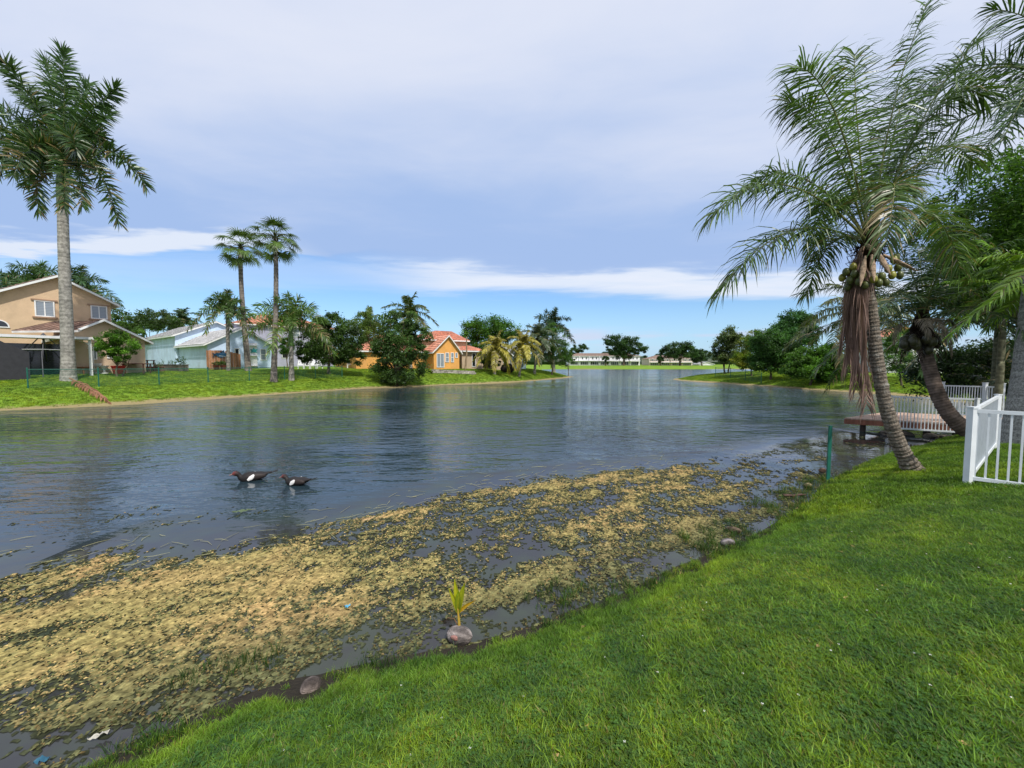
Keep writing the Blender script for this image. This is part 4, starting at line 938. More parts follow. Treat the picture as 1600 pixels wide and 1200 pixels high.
FN = [  # tip, control, depth offset of tip, dryness, leaflet length
 ((1112, 338), (1215, 215), -.6, .02, .62), ((1128, 452), (1235, 300), -.3, .02, .66), ((1168, 290), (1250, 225), .9, .05, .55), ((1232, 160), (1300, 165), .4, .05, .62),
 ((1250, 105), (1310, 120), -.7, .02, .66), ((1335, 85), (1335, 190), .8, .02, .62), ((1448, 5), (1380, 170), .2, .02, .46), ((1528, 60), (1440, 150), .3, .02, .6), ((1536, 150), (1455, 95), -.5, .02, .62),
 ((1520, 255), (1460, 160), .9, .05, .62), ((1385, 380), (1420, 185), -1.3, .25, .55), ((1270, 400), (1290, 230), 1.3, .05, .5), ((1500, 420), (1460, 260), .9, .1, .6),
 ((1260, 460), (1300, 330), 1.6, .1, .5), ((1420, 120), (1395, 200), 1.3, 0, .5)]
for (tip, c, dy, dry, ll) in FN:
    frond(hub + rng.normal(0, .04, 3), at(c[0], c[1], cD + dy * .55), at(tip[0], tip[1], cD + dy), 115, ll * 1.12, .0125, .85, .032, np.array([.078, .135, .028]) * rng.uniform(.7, 1.45), rng, plume=.28, dry=dry, start=.17, lift=.12, rcol=(.20, .21, .06), swept=-8, tipl=.72).build('frond', M_palm, t)
# dead fronds hanging straight down
for (x0, x1, y1, dy) in ((1345, 1330, 668, -.12), (1352, 1346, 690, -.25), (1338, 1318, 640, 0), (1334, 1312, 600, .1), (1356, 1362, 640, .12), (1340, 1330, 590, -.05)):
    P0 = at(1350, 385, cD - .1); 
    frond(P0, at(x0 - 12, 400, cD + dy), at(x1 + 8, y1 - 60, cD + dy - .1), 120, .8, .008, 1.2, .02, (.25, .165, .135), rng, rcol=(.28, .18, .13), start=.2, swept=56, lift=-.05).build('dead_frond', M_dead, t)
for k, (px, py, dd) in enumerate([(1322, 425, -.1), (1328, 438, -.2), (1316, 434, 0), (1335, 428, -.25), (1342, 440, -.3), (1325, 448, -.1), (1347, 430, -.3), (1333, 417, -.15), (1378, 432, -.32), (1388, 420, -.28), (1397, 406, -.2), (1403, 418, -.15), (1394, 430, -.25), (1384, 441, -.2), (1406, 430, -.1), (1373, 442, -.33), (1400, 402, -.1), (1365, 436, -.36), (1352, 445, -.3)]):
    m_ = MB(); c = at(px, py, cD + dd); yel = (.24, .23, .03) if k % 5 == 2 or k in (9, 10) else (.085, .10, .022)
    m_.ball(c, (.058, .058, .076), yel, 12, 8); m_.build('coconut', M_nut, t, smooth=True)
for (p0, p1, dd) in (((1362, 398), (1366, 440), -.42), ((1352, 400), (1344, 448), -.4), ((1380, 398), (1434, 424), -.3), ((1370, 392), (1392, 430), -.38), ((1352, 380), (1376, 402), -.3)):
    m_ = MB(); A, B_ = at(*p0, cD + dd * .8), at(*p1, cD + dd); m_.tube([A, A * .6 + B_ * .4, A * .3 + B_ * .7, B_], [(.012, .02), (.055, .03), (.045, .02), (.004, .004)], 8, (.40, .29, .20)); m_.build('spathe', M_husk, t, smooth=True)
m_ = MB()
for _ in range(60):
    a = rng.uniform(0, 6.28); o = at(1355, 400, cD) + [math.cos(a) * .13, math.sin(a) * .13, rng.uniform(-.1, .2)]
    m_.tube([o, o + v3(a, rng.uniform(-1.3, .5), rng.uniform(.08, .2)), o + v3(a, -1.3, rng.uniform(.15, .35))], [.012, .008, .003], 4, np.array([.22, .15, .09]) * rng.uniform(.5, 1.4), caps=False)
m_.build('crown_fibre', M_bark, t)

# second, curved coconut palm
b2 = onz(1512, 672, .42); D2 = b2[1]; b2[2] = gz(b2[0], b2[1])
t = thing('coconut_palm', 'curved coconut palm behind the white fence with dark nuts and a ruff of dry leaves', 'palm tree', b2)
tb, _ = trunk_mb([at(1528, 682, D2 - .1), at(1478, 640, D2 + .2), at(1455, 585, D2 + .5), at(1440, 535, D2 + .7)], .2, .15, .09, (.20, .15, .12), 14, 1.2, .035, sub=80, rng=rng, cut=.4); tb.build('trunk', M_trunk, t, smooth=True)
c2 = D2 + .7; hub = at(1440, 505, c2); m_ = MB(); m_.tube([at(1440, 540, c2), at(1440, 515, c2), at(1442, 480, c2)], [.2, .26, .1], 10, (.10, .075, .05)); m_.build('crown_heart', M_bark, t, smooth=True)
for k in range(22):
    a = rng.uniform(0, 6.28); c = at(1437 + rng.uniform(-28, 28), rng.uniform(528, 548), c2 - rng.uniform(-.3, .5)); m_ = MB(); m_.ball(c, (.11, .11, .14), np.array([.05, .05, .02]) * rng.uniform(.6, 1.3), 9, 7); m_.build('coconut', M_nut, t, smooth=True)
for i in range(20):
    a = i * 2.399; q = i / 19; el = math.radians(78 - 100 * q); L = rng.uniform(3.0, 3.8)
    frond(hub, hub + v3(a, min(el + .5, 1.5), L * .52), hub + v3(a, el, L) + [0, 0, -.9 * math.cos(el)], 60, .62, .014, .9, .03, np.array([.040, .080, .022]) * rng.uniform(.8, 1.3), rng, dry=.04 + .12 * (q > .6)).build('frond', M_palm, t)
for i in range(5):
    a = -3.1 + i * .62 + rng.uniform(-.3, .3); E = hub + v3(a, rng.uniform(-.9, -.3), rng.uniform(.7, 1.3)); frond(hub, hub + v3(a, .5, .7), E, 26, .38, .012, 1.6, .02, np.array([.24, .20, .15]) * rng.uniform(.7, 1.2), rng, rcol=(.2, .16, .1), swept=20).build('dead_frond', M_dead, t)
for i in range(8):
    a = i * .8; E = hub + v3(a, -1.1, 1.2); frond(hub - [0, 0, .2], hub + v3(a, -.2, .4), E, 16, .3, .013, 2.0, .02, (.035, .028, .02), rng, rcol=(.05, .04, .03)).build('dead_stalk', M_dead, t)

# big royal palm trunk at the right edge, crown leaning out of the frame
b3 = at(1612, 720, 8.8); b3[2] = gz(b3[0], b3[1]); t = thing('royal_palm', 'massive grey royal palm trunk at the right edge behind the white fence', 'palm tree', b3)
top3 = b3 + np.array([.85, .5, 6.2])
tb, _ = trunk_mb([b3 - [0, 0, .2], b3 + [.14, .1, 1.6], b3 + [.42, .3, 3.6], top3], .44, .27, .16, (.33, .32, .29), 22, 1.30, .008, sub=90, rng=rng); tb.build('trunk', M_lichen, t, smooth=True)
m_ = MB(); m_.tube([top3, top3 + [.05, 0, .8], top3 + [.1, 0, 1.6]], [.27, .28, .12], 12, (.10, .2, .04)); m_.build('crownshaft', M_nut, t, smooth=True)
h3 = top3 + [.1, 0, 1.5]
for (a, el, L, dr, colr) in ((3.2, .35, 4.3, 1.9, 0), (2.6, .75, 3.8, 1.4, 0), (3.6, .1, 4.0, 2.2, 0), (3.9, .8, 4.0, 1.2, 0), (2.2, .2, 4.0, 1.8, 0), (3.0, 1.1, 3.6, 1.0, 0), (4.4, .3, 4, 1.8, 0), (5.2, .4, 4, 1.8, 0), (0.3, .3, 4, 1.8, 0), (1.2, .3, 4, 1.8, 0)):
    frond(h3, h3 + v3(a, el + .5, L * .5), h3 + v3(a, el, L) + [0, 0, -dr], 80, .8, .016, .55, .05, np.array([.045, .09, .022]) * rng.uniform(.85, 1.3), rng, plume=.5).build('frond', M_palm, t)
# palm cluster filling the right side: bright young palm and dark thicket behind
def bush_palm(name, label, base, n, L, col, seed, lo=20, hi=80, ll=.5, lw=.014, nl=46, dry=.03, group=None, z0=0.0, az=None):
    rg = np.random.RandomState(seed); base = np.array(base, float); t = thing(name, label, 'palm', base, group=group); hb = base + [0, 0, z0]
    if z0 > .3: tb, _ = trunk_mb([base - [0, 0, .1], base + [.03, 0, z0 * .5], hb], .12, .09, .15, (.16, .16, .10), 10, 1.3, .02, rng=rg); tb.build('trunk', M_trunk, t, smooth=True)
    for i in range(n):
        a = (i * 2.399 if az is None else az[i % len(az)]) + rg.uniform(-.2, .2); el = math.radians(rg.uniform(lo, hi)); l = L * rg.uniform(.75, 1.1)
        frond(hb, hb + v3(a, min(el + .35, 1.5), l * .55), hb + v3(a, el, l) + [0, 0, -.38 * l * math.cos(el)], nl, ll, lw, .7, .022, np.array(col) * rg.uniform(.75, 1.35), rg, dry=dry, rcol=(.2, .2, .06)).build('frond', M_palm, t)
    return t
q = at(1590, 600, 10.6); q[2] = gz(q[0], q[1]); bush_palm('areca_palm', 'young palm with bright yellow-green fronds beside the royal trunk', q, 15, 2.3, (.14, .26, .03), 21, -5, 75, z0=3.4, ll=.55, lw=.017)
q = at(1560, 600, 13.8); q[2] = gz(q[0], q[1]); bush_palm('areca_palm', 'tall dark palm filling the space left of the royal trunk', q, 22, 3.2, (.035, .075, .018), 22, -20, 85, z0=4.3, ll=.6, lw=.02)
q = at(1500, 600, 17.5); q[2] = max(gz(q[0], q[1]), .3); bush_palm('areca_palm', 'dark palm behind the curved coconut palm', q + [1.5, 0, 0], 22, 3.2, (.03, .065, .018), 23, -30, 80, z0=4.2, ll=.6, lw=.022, dry=.12)
q = at(1585, 600, 16.5); q[2] = gz(q[0], q[1]); bush_palm('areca_palm', 'low dark palm clump behind the dock gate', q, 20, 2.6, (.03, .06, .018), 24, 5, 75, z0=.7, ll=.5, lw=.022, dry=.18)
q = at(1625, 600, 8.4); q[2] = gz(q[0], q[1]); bush_palm('areca_palm', 'sunlit yellow-green palm fronds hanging in front of the royal trunk', q + [1.2, .3, 0], 13, 2.3, (.17, .29, .03), 31, -25, 60, z0=3.6, ll=.55, lw=.017, nl=60)
q = at(1500, 600, 15.5); q[2] = max(gz(q[0], q[1]), .3); bush_palm('areca_palm', 'high dark palm whose crown joins that of the leaning palm', q + [1.8, .4, 0], 26, 3.6, (.05, .10, .022), 32, -35, 80, z0=5.6, ll=.75, lw=.024, nl=60, dry=.05)
def at_tree(name, label, base, blobs, col, n, size, seed, col2=None, tr=.15, cat='tree'):
    rg = np.random.RandomState(seed); base = np.array(base, float); base[2] = gz(base[0], base[1]); t = thing(name, label, cat, base); mb = MB()
    cen = leaves(mb, [(np.array(c), np.array(r)) for c, r in blobs], n, size, col, rg, col2); tb = MB(); fork = base + (np.mean([np.array(c) for c, r in blobs], 0) - base) * .45
    tb.tube([base - [0, 0, .1], base * .5 + fork * .5, fork], [tr * 1.3, tr, tr * .8], 9)
    for i in range(10): e = cen[rg.randint(len(cen))]; tb.tube([fork, fork * .5 + e * .5 + rg.normal(0, .1, 3), e], [tr * .5, tr * .3, tr * .08], 5, caps=False)
    mb.build('crown', M_leaf, t); tb.build('trunk', M_bark, t, smooth=True); return t
at_tree('broadleaf_tree', 'tall leafy tree with light green leaves at the right frame edge above the palms', (18.5, 14, 0), [((17.0, 13.2, 8.3), (1.7, 1.6, 1.3)), ((18.2, 13.8, 6.4), (2.0, 1.6, 1.5)), ((16.4, 14, 6.2), (1.3, 1.4, 1.0)), ((19.5, 13.8, 8.6), (1.8, 1.6, 1.5)), ((16.6, 14, 4.6), (1.4, 1.3, .9)), ((18.8, 14, 4.4), (1.8, 1.4, 1.0)), ((15.6, 14.6, 7.2), (1.3, 1.2, 1.1)), ((17.6, 14.5, 5.4), (2.2, 1.4, 1.4)), ((20, 15, 6.6), (2.2, 1.6, 2.2))], (.07, .15, .022), 52000, .08, 5, (.14, .26, .035))
p = at(1560, 590, 19.5)
at_tree('shrub', 'dark shrubbery behind the white dock fence', p, [((p[0] - 2.6, p[1], 1.7), (1.6, 1.2, 1.1)), ((p[0] - .3, p[1], 2.0), (2.0, 1.3, 1.5)), ((p[0] + 2.5, p[1], 2.2), (2.2, 1.3, 1.8))], (.02, .045, .014), 22000, .09, 6, (.05, .09, .02), tr=.08, cat='shrub')
p = at(1410, 590, 30.5)
at_tree('small_tree', 'small light green tree before the white wall between the two coconut trunks', p, [((p[0] - .5, p[1], 2.6), (.9, .8, 1.3)), ((p[0] - .7, p[1], 3.9), (.7, .7, .9))], (.07, .15, .03), 5000, .08, 7, (.12, .22, .04), tr=.06)

# ------------------------------------------------------------------ fences, dock
def picket_run(t, A, B, zt, zb, n, col=None, rail=.045, pick=.022, mid=None, board=False):
    """rails then every picket as its own part, sharing one mesh"""
    A = np.array(A, float); B = np.array(B, float); L = np.linalg.norm(B - A); d = (B - A) / L; nrm = np.array([-d[1], d[0]])
    for z in ([zt, zb] + ([mid] if mid else [])):
        m_ = MB(); o = A - nrm * rail / 2; m_.obox((o[0], o[1], z - rail / 2), (*(B - A), 0), (*(nrm * rail), 0), (0, 0, rail * 1.1)); m_.build('rail', M_vinyl, t)
    m_ = MB(); m_.box(0, 0, 0, pick, pick, zt - zb - rail, (1, 1, 1)); me = m_.mesh('picket'); me.materials.append(M_vinyl); tl = root_loc(t)
    for i in range(n):
        p = A + (B - A) * (i + .5) / n; o = bpy.data.objects.new('picket', me); COL.objects.link(o); o.parent = t
        o.location = (p[0] - tl[0], p[1] - tl[1], zb + rail * .6 - tl[2]); o.rotation_euler = (0, 0, math.atan2(d[1], d[0]))
def post(t, x, y, z0, z1, w_=.075, name='post', mat=None):
    m_ = MB(); m_.box(x, y, z0, w_, w_, z1 - z0); m_.box(x, y, z1, w_ * 1.2, w_ * 1.2, .025); m_.build(name, mat or M_vinyl, t)
pc_ = onz(1513, 757, .53); g0 = gz(pc_[0], pc_[1]); pc_ = onz(1513, 757, g0)
t = thing('picket_fence', 'white metal picket fence with corner post on the near lawn at the right edge', 'fence', (pc_[0], pc_[1], g0))
zt = at(1513, 639, pc_[1])[2]; post(t, pc_[0], pc_[1], g0 - .1, zt + .01, .085)
e1 = np.array(pc_[:2]) + np.array([.73, -.68]) * 2.2; picket_run(t, pc_[:2], e1, zt - .03, g0 + .10, 21); post(t, e1[0], e1[1], g0 - .2, zt)
e2 = at(1559, 628, 8.3)[:2]; z2 = zt; picket_run(t, pc_[:2], e2, z2 - .03, g0 + .10, 26); post(t, e2[0], e2[1], g0 - .2, z2)
# dock
zd = .45; fl_, fr_ = onz(1319, 653, zd)[:2], onz(1530, 665, zd)[:2]; bl_, br_ = onz(1385, 643.5, zd)[:2], onz(1590, 652, zd)[:2]
t = thing('dock', 'low wooden dock with salmon brown deck boards jutting into the lake', 'dock', (fl_[0], fl_[1], 0))
u = (fr_ - fl_); vv = (bl_ - fl_); Lu = np.linalg.norm(u); nb = 34
for i in range(nb):
    a0 = fl_ + u * (i + .03) / nb; a1 = fl_ + u * (i + .95) / nb; m_ = MB(); wgt = rng.uniform(.8, 1.2); zj = rng.uniform(0, .006)
    m_.obox((a0[0], a0[1], zd - .035 + zj), (*(a1 - a0), 0), (*vv, 0), (0, 0, .035), np.array([.47, .33, .25]) * wgt); m_.build('deck_board', M_wood, t)
for s0, s1 in ((fl_, fl_ + u), (fl_ + vv, fl_ + vv + u)):
    m_ = MB(); m_.obox((s0[0], s0[1], zd - .2), (*(s1 - s0), 0), (*(vv / np.linalg.norm(vv) * .05), 0), (0, 0, .16), (.26, .11, .07)); m_.build('beam', M_wood, t)
for k in (.12, .38, .62, .88):
    for j in (.1, .9):
        q = fl_ + u * k + vv * j; m_ = MB(); m_.tube([(q[0], q[1], -.6), (q[0], q[1], zd - .04)], [.08, .08], 8, (.07, .055, .045)); m_.build('pile', M_wood, t)
ra, rb = fl_ + u * .36 - vv / np.linalg.norm(vv) * .04, fl_ + u * .98 - vv / np.linalg.norm(vv) * .04
t = thing('dock_railing', 'white picket railing along the near side of the dock', 'railing', (ra[0], ra[1], zd)); picket_run(t, ra, rb, 1.22, .22, 24); post(t, ra[0], ra[1], .1, 1.24); post(t, rb[0], rb[1], .1, 1.24)
ga, gb = at(1472, 610, 15.3)[:2], at(1539, 610, 14.6)[:2]; gc = at(1566, 612, 14.2)[:2]
t = thing('dock_fence', 'taller white picket fence with capped posts at the shore end of the dock', 'fence', (ga[0], ga[1], .45)); zq = gz(gb[0], gb[1])
picket_run(t, ga, gb, 1.42, .35, 16, mid=.95); picket_run(t, gb, gc, 1.42, .45, 6, mid=.95)
for q in (ga, gb, gc): post(t, q[0], q[1], .1, 1.55, .10)
m_ = MB(); q = gc + (0.12, -.1); m_.tube([(q[0], q[1], .1), (q[0], q[1], 1.3)], [.03, .03], 8, (.02, .02, .02)); m_.ball((q[0], q[1], 1.33), .05, (.02, .02, .02)); m_.build('gate_latch_post', M_plain, t, smooth=True)
# rubble under the dock end
rg = np.random.RandomState(4)
t = thing('rubble', 'dark rubble stones in the water under the dock', 'rocks', (*(fl_ + u * .6), 0))
for k in range(16):
    q = fl_ + u * rg.uniform(.3, .9) - vv * rg.uniform(-.05, .12); m_ = MB(); m_.ball((q[0], q[1], rg.uniform(0, .05)), (rg.uniform(.08, .2), rg.uniform(.08, .18), rg.uniform(.06, .13)), np.array([.07, .06, .05]) * rg.uniform(.6, 1.5), 8, 6, .2, rg); m_.build('stone', M_stone, t)
# green post at the waterside
q = onz(1293, 752, .05); g0 = gz(q[0], q[1]); m_ = MB(); zt = at(1294, 665, q[1])[2]; m_.obox((q[0] - .03, q[1] - .02, g0 - .2), (.06, 0, 0), (0, .012, 0), (.004, 0, zt - g0 + .2)); m_.obox((q[0] - .012, q[1] - .005, g0 - .2), (.024, 0, 0), (0, .03, 0), (.004, 0, zt - g0 + .2))
for k in range(8): m_.box(q[0] + .03, q[1], g0 + .1 + k * .1, .012, .02, .02)
tag(centre_origin(m_.build('fence_post', M_green), (q[0], q[1], g0)), 'single green metal fence post standing at the near water edge', 'post')

# green chain-link fence on the left bank and on the right bank
def chain_fence(name, label, pts, hgt, spacing, mesh=.07):
    pts = np.array(pts); seg = np.r_[0, np.cumsum(np.linalg.norm(np.diff(pts, axis=0), axis=1))]; L = seg[-1]
    P = lambda s: np.array([np.interp(s, seg, pts[:, 0]), np.interp(s, seg, pts[:, 1])])
    b0 = P(0); t = thing(name, label, 'fence', (b0[0], b0[1], gz(*b0)))
    n = int(L / spacing); S = np.linspace(0, L, n + 1); G = [gz(*P(s)) for s in S]
    for s, gg in zip(S, G):
        p = P(s); m_ = MB(); m_.tube([(p[0], p[1], gg - .1), (p[0], p[1], gg + hgt + .05)], [.032, .032], 6); m_.ball((p[0], p[1], gg + hgt + .06), .04, nu=6, nv=4); m_.build('post', M_green, t)
    m_ = MB()
    for i in range(n):
        p, q = P(S[i]), P(S[i + 1]); m_.tube([(p[0], p[1], G[i] + hgt), (q[0], q[1], G[i + 1] + hgt)], [.018, .018], 5, caps=False)
    m_.build('top_rail', M_green, t)
    m_ = MB(); k = np.arange(-hgt, L, mesh); zg = lambda s: np.interp(s, S, G); V = []; 
    for sgn in (1, -1):
        for s in k:
            s0, z0, s1, z1 = s, 0, s + hgt, hgt
            if s0 < 0: z0 = -s0; s0 = 0
            if s1 > L: z1 = hgt - (s1 - L); s1 = L
            if s1 - s0 < .05: continue
            if sgn < 0: z0, z1 = hgt - z0, hgt - z1
            A, B_ = P(s0), P(s1); V.append([(A[0], A[1], zg(s0) + z0 - .003), (A[0], A[1], zg(s0) + z0 + .003), (B_[0], B_[1], zg(s1) + z1 + .003), (B_[0], B_[1], zg(s1) + z1 - .003)])
    V = np.array(V); m_.add(V.reshape(-1, 3), np.arange(len(V) * 4).reshape(-1, 4)); m_.build('wire_mesh', M_green, t, kind='stuff')
    return t
shore_l = np.array([onz(*p)[:2] for p in [(-60, 645), (0, 642), (100, 637.5), (200, 632.5), (300, 626), (400, 619), (500, 612), (580, 606.5)]])
def inland(P, o):
    T = np.gradient(P, axis=0); T /= np.linalg.norm(T, axis=1)[:, None]; return P + np.stack([-T[:, 1], T[:, 0]], -1) * o
chain_fence('chain_link_fence', 'low green chain-link fence along the gardens of the left bank', inland(shore_l, 4.0)[1:], 1.05, 2.6)
chain_fence('chain_link_fence', 'green chain-link fence among the trees of the right bank', [at(1118, 580, 50)[:2], at(1150, 580, 46)[:2], at(1190, 580, 41)[:2]], 1.1, 2.6)

# wooden screen with blue fish plaque and red pots, by the blue house
h = H2; t2 = -2.2; a0, ztop = h.on(322, 547, t2); a1, _ = h.on(376, 556, t2); nbd = 13
o0 = h.P(a0, t2, 0); o0[2] = gz(o0[0], o0[1]); t = thing('wooden_screen', 'orange-brown board screen standing before the blue house', 'screen', o0)
for i in range(nbd):
    x = a0 + (a1 - a0) * i / nbd; m_ = MB(); zt = ztop - .35 * max(0, (i - 6) / nbd) * 2 + rg.uniform(-.03, .03) - (.25 if i in (6,) else 0); p = h.P(x, t2, o0[2] - .15)
    m_.obox(p, np.r_[h.d * (a1 - a0) / nbd * .94, 0], np.r_[h.b * .025, 0], (0, 0, zt - p[2]), np.array([.42, .20, .10]) * rg.uniform(.75, 1.25)); m_.build('board', M_wood, t)
ca, cz = h.on(346, 555, t2 - .05); m_ = MB(); ang = np.linspace(0, 2 * np.pi, 24, endpoint=False); fs = []
body = [(math.cos(a) * .5, math.sin(a) * .22 + .1 * math.cos(a) ** 2) for a in ang]
def plate(mb, pts, off, th, col):
    n = len(pts); F0 = [h.P(ca + x, t2 - off, cz + z) for x, z in pts]; B0 = [h.P(ca + x, t2 - off + th, cz + z) for x, z in pts]
    mb.add(F0 + B0, [tuple(range(n))], col); mb.add(F0 + B0, [(i, (i + 1) % n, n + (i + 1) % n, n + i) for i in range(n)], col)
plate(m_, body, .09, .05, (.05, .16, .30)); plate(m_, [(-.45, .05), (-.75, .25), (-.62, .02), (-.72, -.22)], .085, .04, (.04, .12, .24)); plate(m_, [(.45, .05), (.85, .12), (.45, -.03)], .085, .03, (.05, .14, .26)); plate(m_, [(-.1, .25), (.2, .5), (.3, .22)], .088, .04, (.03, .1, .2)); plate(m_, [(-.2, -.1), (.3, -.16), (.35, -.08), (-.2, -.02)], .095, .004, (.5, .55, .6))
tag(m_.build('fish_plaque', M_plain), 'blue leaping fish plaque fixed on the wooden screen', 'plaque')
def pot(name, label, px, Yd, r, hh, col, plant=None, group=None, seed=1):
    p = gp(px, Yd); t = thing(name, label, 'planter', p, group=group); m_ = MB(); m_.tube([p, p + [0, 0, hh * .9], p + [0, 0, hh * .91], p + [0, 0, hh]], [r * .75, r, r * 1.1, r * 1.1], 12, col); m_.build('pot', M_plain, t, smooth=False)
    if plant:
        m_ = MB(); leaves(m_, [(p + [0, 0, hh + plant * .6], np.array([r * 1.3, r * 1.3, plant * .7]))], 500, .05, (.06, .15, .03), np.random.RandomState(seed), (.12, .2, .05)); m_.build('plant', M_leaf, t)
pot('flower_pot', 'big red pot under the small round tree', 186, 28.5, .42, .6, (.42, .03, .02)); 
pot('flower_pot', 'left dark red pot at the foot of the wooden screen', 338, 37, .25, .45, (.16, .04, .03), .3); pot('flower_pot', 'right dark red pot at the foot of the wooden screen', 349, 37.6, .25, .45, (.16, .04, .03), .3, seed=2)
pot('flower_pot', 'grey pot with spiky plant at the end of the planters', 283, 33, .3, .5, (.25, .22, .19), .6, seed=3)
def planter_box(label, px, Yd, w_, hh, col, seed):
    p = gp(px, Yd); t = thing('planter_box', label, 'planter', p); m_ = MB(); m_.box(p[0], p[1], p[2] - .1, w_, .6, hh + .1, col); m_.box(p[0], p[1], p[2] + hh, w_ + .08, .68, .05, np.array(col) * .8); m_.build('box', M_wood, t)
    rr = np.random.RandomState(seed); m_ = MB()
    for i in range(26):
        a = rr.uniform(0, 6.28); o = p + [rr.uniform(-w_ / 2, w_ / 2), rr.uniform(-.2, .2), hh]; leaflet_strips(m_, o[None], v3(a, 1.1)[None], v3(a + 1.57, 0)[None], np.array([rr.uniform(.3, .8)]), np.array([.02]), np.array([[.10, .18, .05]]) * rr.uniform(.6, 1.4), np.array([.5]), 3)
    m_.build('plant', M_leaf, t)
planter_box('long pale planter box with spiky green plants by the blue wall', 268, 33.5, 2.4, .5, (.36, .30, .26), 4)
planter_box('shorter brown planter box left of the long pale one', 240, 32, 1.2, .35, (.28, .17, .13), 5)
def stool(name, label, px, Yd, w_, hh, col, cat):
    p = gp(px, Yd); t = thing(name, label, cat, p); m_ = MB(); m_.box(p[0], p[1], p[2] + hh - .06, w_, .7, .06, col); m_.build('top', M_wood, t)
    for sx_ in (-1, 1):
        for sy_ in (-1, 1): m_ = MB(); m_.box(p[0] + sx_ * (w_ / 2 - .06), p[1] + sy_ * .28, p[2] - .1, .07, .07, hh + .04, np.array(col) * .8); m_.build('leg', M_wood, t)
    return t
stool('garden_table', 'dark brown wooden table behind the red pot', 214, 29.5, 1.6, .75, (.12, .055, .04), 'table')
stool('garden_table', 'small dark table beside the brown planter box', 228, 31, .9, .95, (.14, .07, .05), 'table')
stool('garden_bench', 'weathered bench in the shade of the white patio roof', 118, 27.5, 1.8, .5, (.28, .12, .06), 'bench')
# dark sheeting and fallen frond at far left
m_ = MB(); P_ = []; q0 = None
for px in np.linspace(-40, 45, 12):
    a_s, zt = H1.on(px, np.interp(px, [-40, 0, 8, 45], [520, 532, 536, 550]), -5.6); b_ = H1.P(a_s, -5.6, 0); b_[2] = gz(b_[0], b_[1]); q0 = b_ if q0 is None else q0; bk = np.r_[H1.b * .05, 0]
    P_ += [b_ - [0, 0, .1], np.array([b_[0], b_[1], zt]), np.array([b_[0], b_[1], zt]) + bk, b_ + bk - [0, 0, .1]]
m_.add(P_, [(i * 4 + a, i * 4 + a + 4, i * 4 + (a + 1) % 4 + 4, i * 4 + (a + 1) % 4) for i in range(11) for a in range(3)] + [(44, 45, 46, 47)], (.035, .035, .04)); tag(centre_origin(m_.build('privacy_screen', M_plain), q0), 'dark sheeting screen with sloping top at the left frame edge', 'screen')
A, B_ = gp(108, 24.0) + [0, 0, .25], gp(168, 21.7) + [0, 0, .12]; fd = frond(A, (A + B_) / 2 + [0, 0, .25], B_, 46, .55, .028, 1.2, .05, (.30, .15, .09), np.random.RandomState(2), rcol=(.34, .2, .12), swept=25, segs=2)
tag(centre_origin(fd.build('fallen_frond', M_dead), A), 'brown fallen palm frond lying from the royal palm to the waterline', 'frond')
# folding arbour / white arch in the patio
p = gp(128, 27.5); m_ = MB(); a_ = np.linspace(0, np.pi, 12); w_ = .75
m_.tube([(p[0] - w_, p[1], p[2])] + [(p[0] - math.cos(a) * w_, p[1], p[2] + 1.5 + math.sin(a) * w_) for a in a_] + [(p[0] + w_, p[1], p[2])], .035, 6, (.75, .75, .75)); m_.tube([(p[0] - w_ * .7, p[1] + .3, p[2])] + [(p[0] - math.cos(a) * w_ * .7, p[1] + .3, p[2] + 1.3 + math.sin(a) * w_ * .7) for a in a_] + [(p[0] + w_ * .7, p[1] + .3, p[2])], .03, 6, (.75, .75, .75))
tag(centre_origin(m_.build('garden_arch', M_white), p), 'white garden arch just right of the big royal trunk', 'arch')
c = H1.on(70, 560, -4.2)[0]; p = H1.P(c, -4.2, 0); p[2] = gz(p[0], p[1]); t = thing('gazebo_frame', 'bare dark metal gazebo frame under the patio cover left of the royal palm', 'gazebo frame', p)
for i in range(4):
    a = math.pi / 4 + i * math.pi / 2; q = p + [math.cos(a) * 1.3, math.sin(a) * 1.3, 0]; top_ = p + [0, 0, 2.75]
    m_ = MB(); m_.tube([q, q + [0, 0, 1.6], q * .85 + top_ * .15 + [0, 0, .55], q * .4 + top_ * .6 + [0, 0, .35], top_], .028, 6, (.10, .10, .11)); m_.build('rib', M_plain, t, smooth=True)
    q2 = p + [math.cos(a + math.pi / 2) * 1.3, math.sin(a + math.pi / 2) * 1.3, 0]; m_ = MB(); m_.tube([q + [0, 0, 1.7], q2 + [0, 0, 1.7]], .02, 5, (.55, .55, .55)); m_.build('crossbar', M_plain, t)
for (px_, lab_, kx) in ((152, 'white garden urn nearer the small round tree', .7), (163, 'white garden urn just left of the red pot', .55)):
    p = gp(px_, 28.2); m_ = MB(); m_.tube([p, p + [0, 0, .08], p + [0, 0, .1], p + [0, 0, kx * .6], p + [0, 0, kx], p + [0, 0, kx + .04]], [.2, .2, .07, .08, .26, .28], 12, (.7, .7, .68)); tag(centre_origin(m_.build('garden_urn', M_white, smooth=False), p), lab_, 'urn')
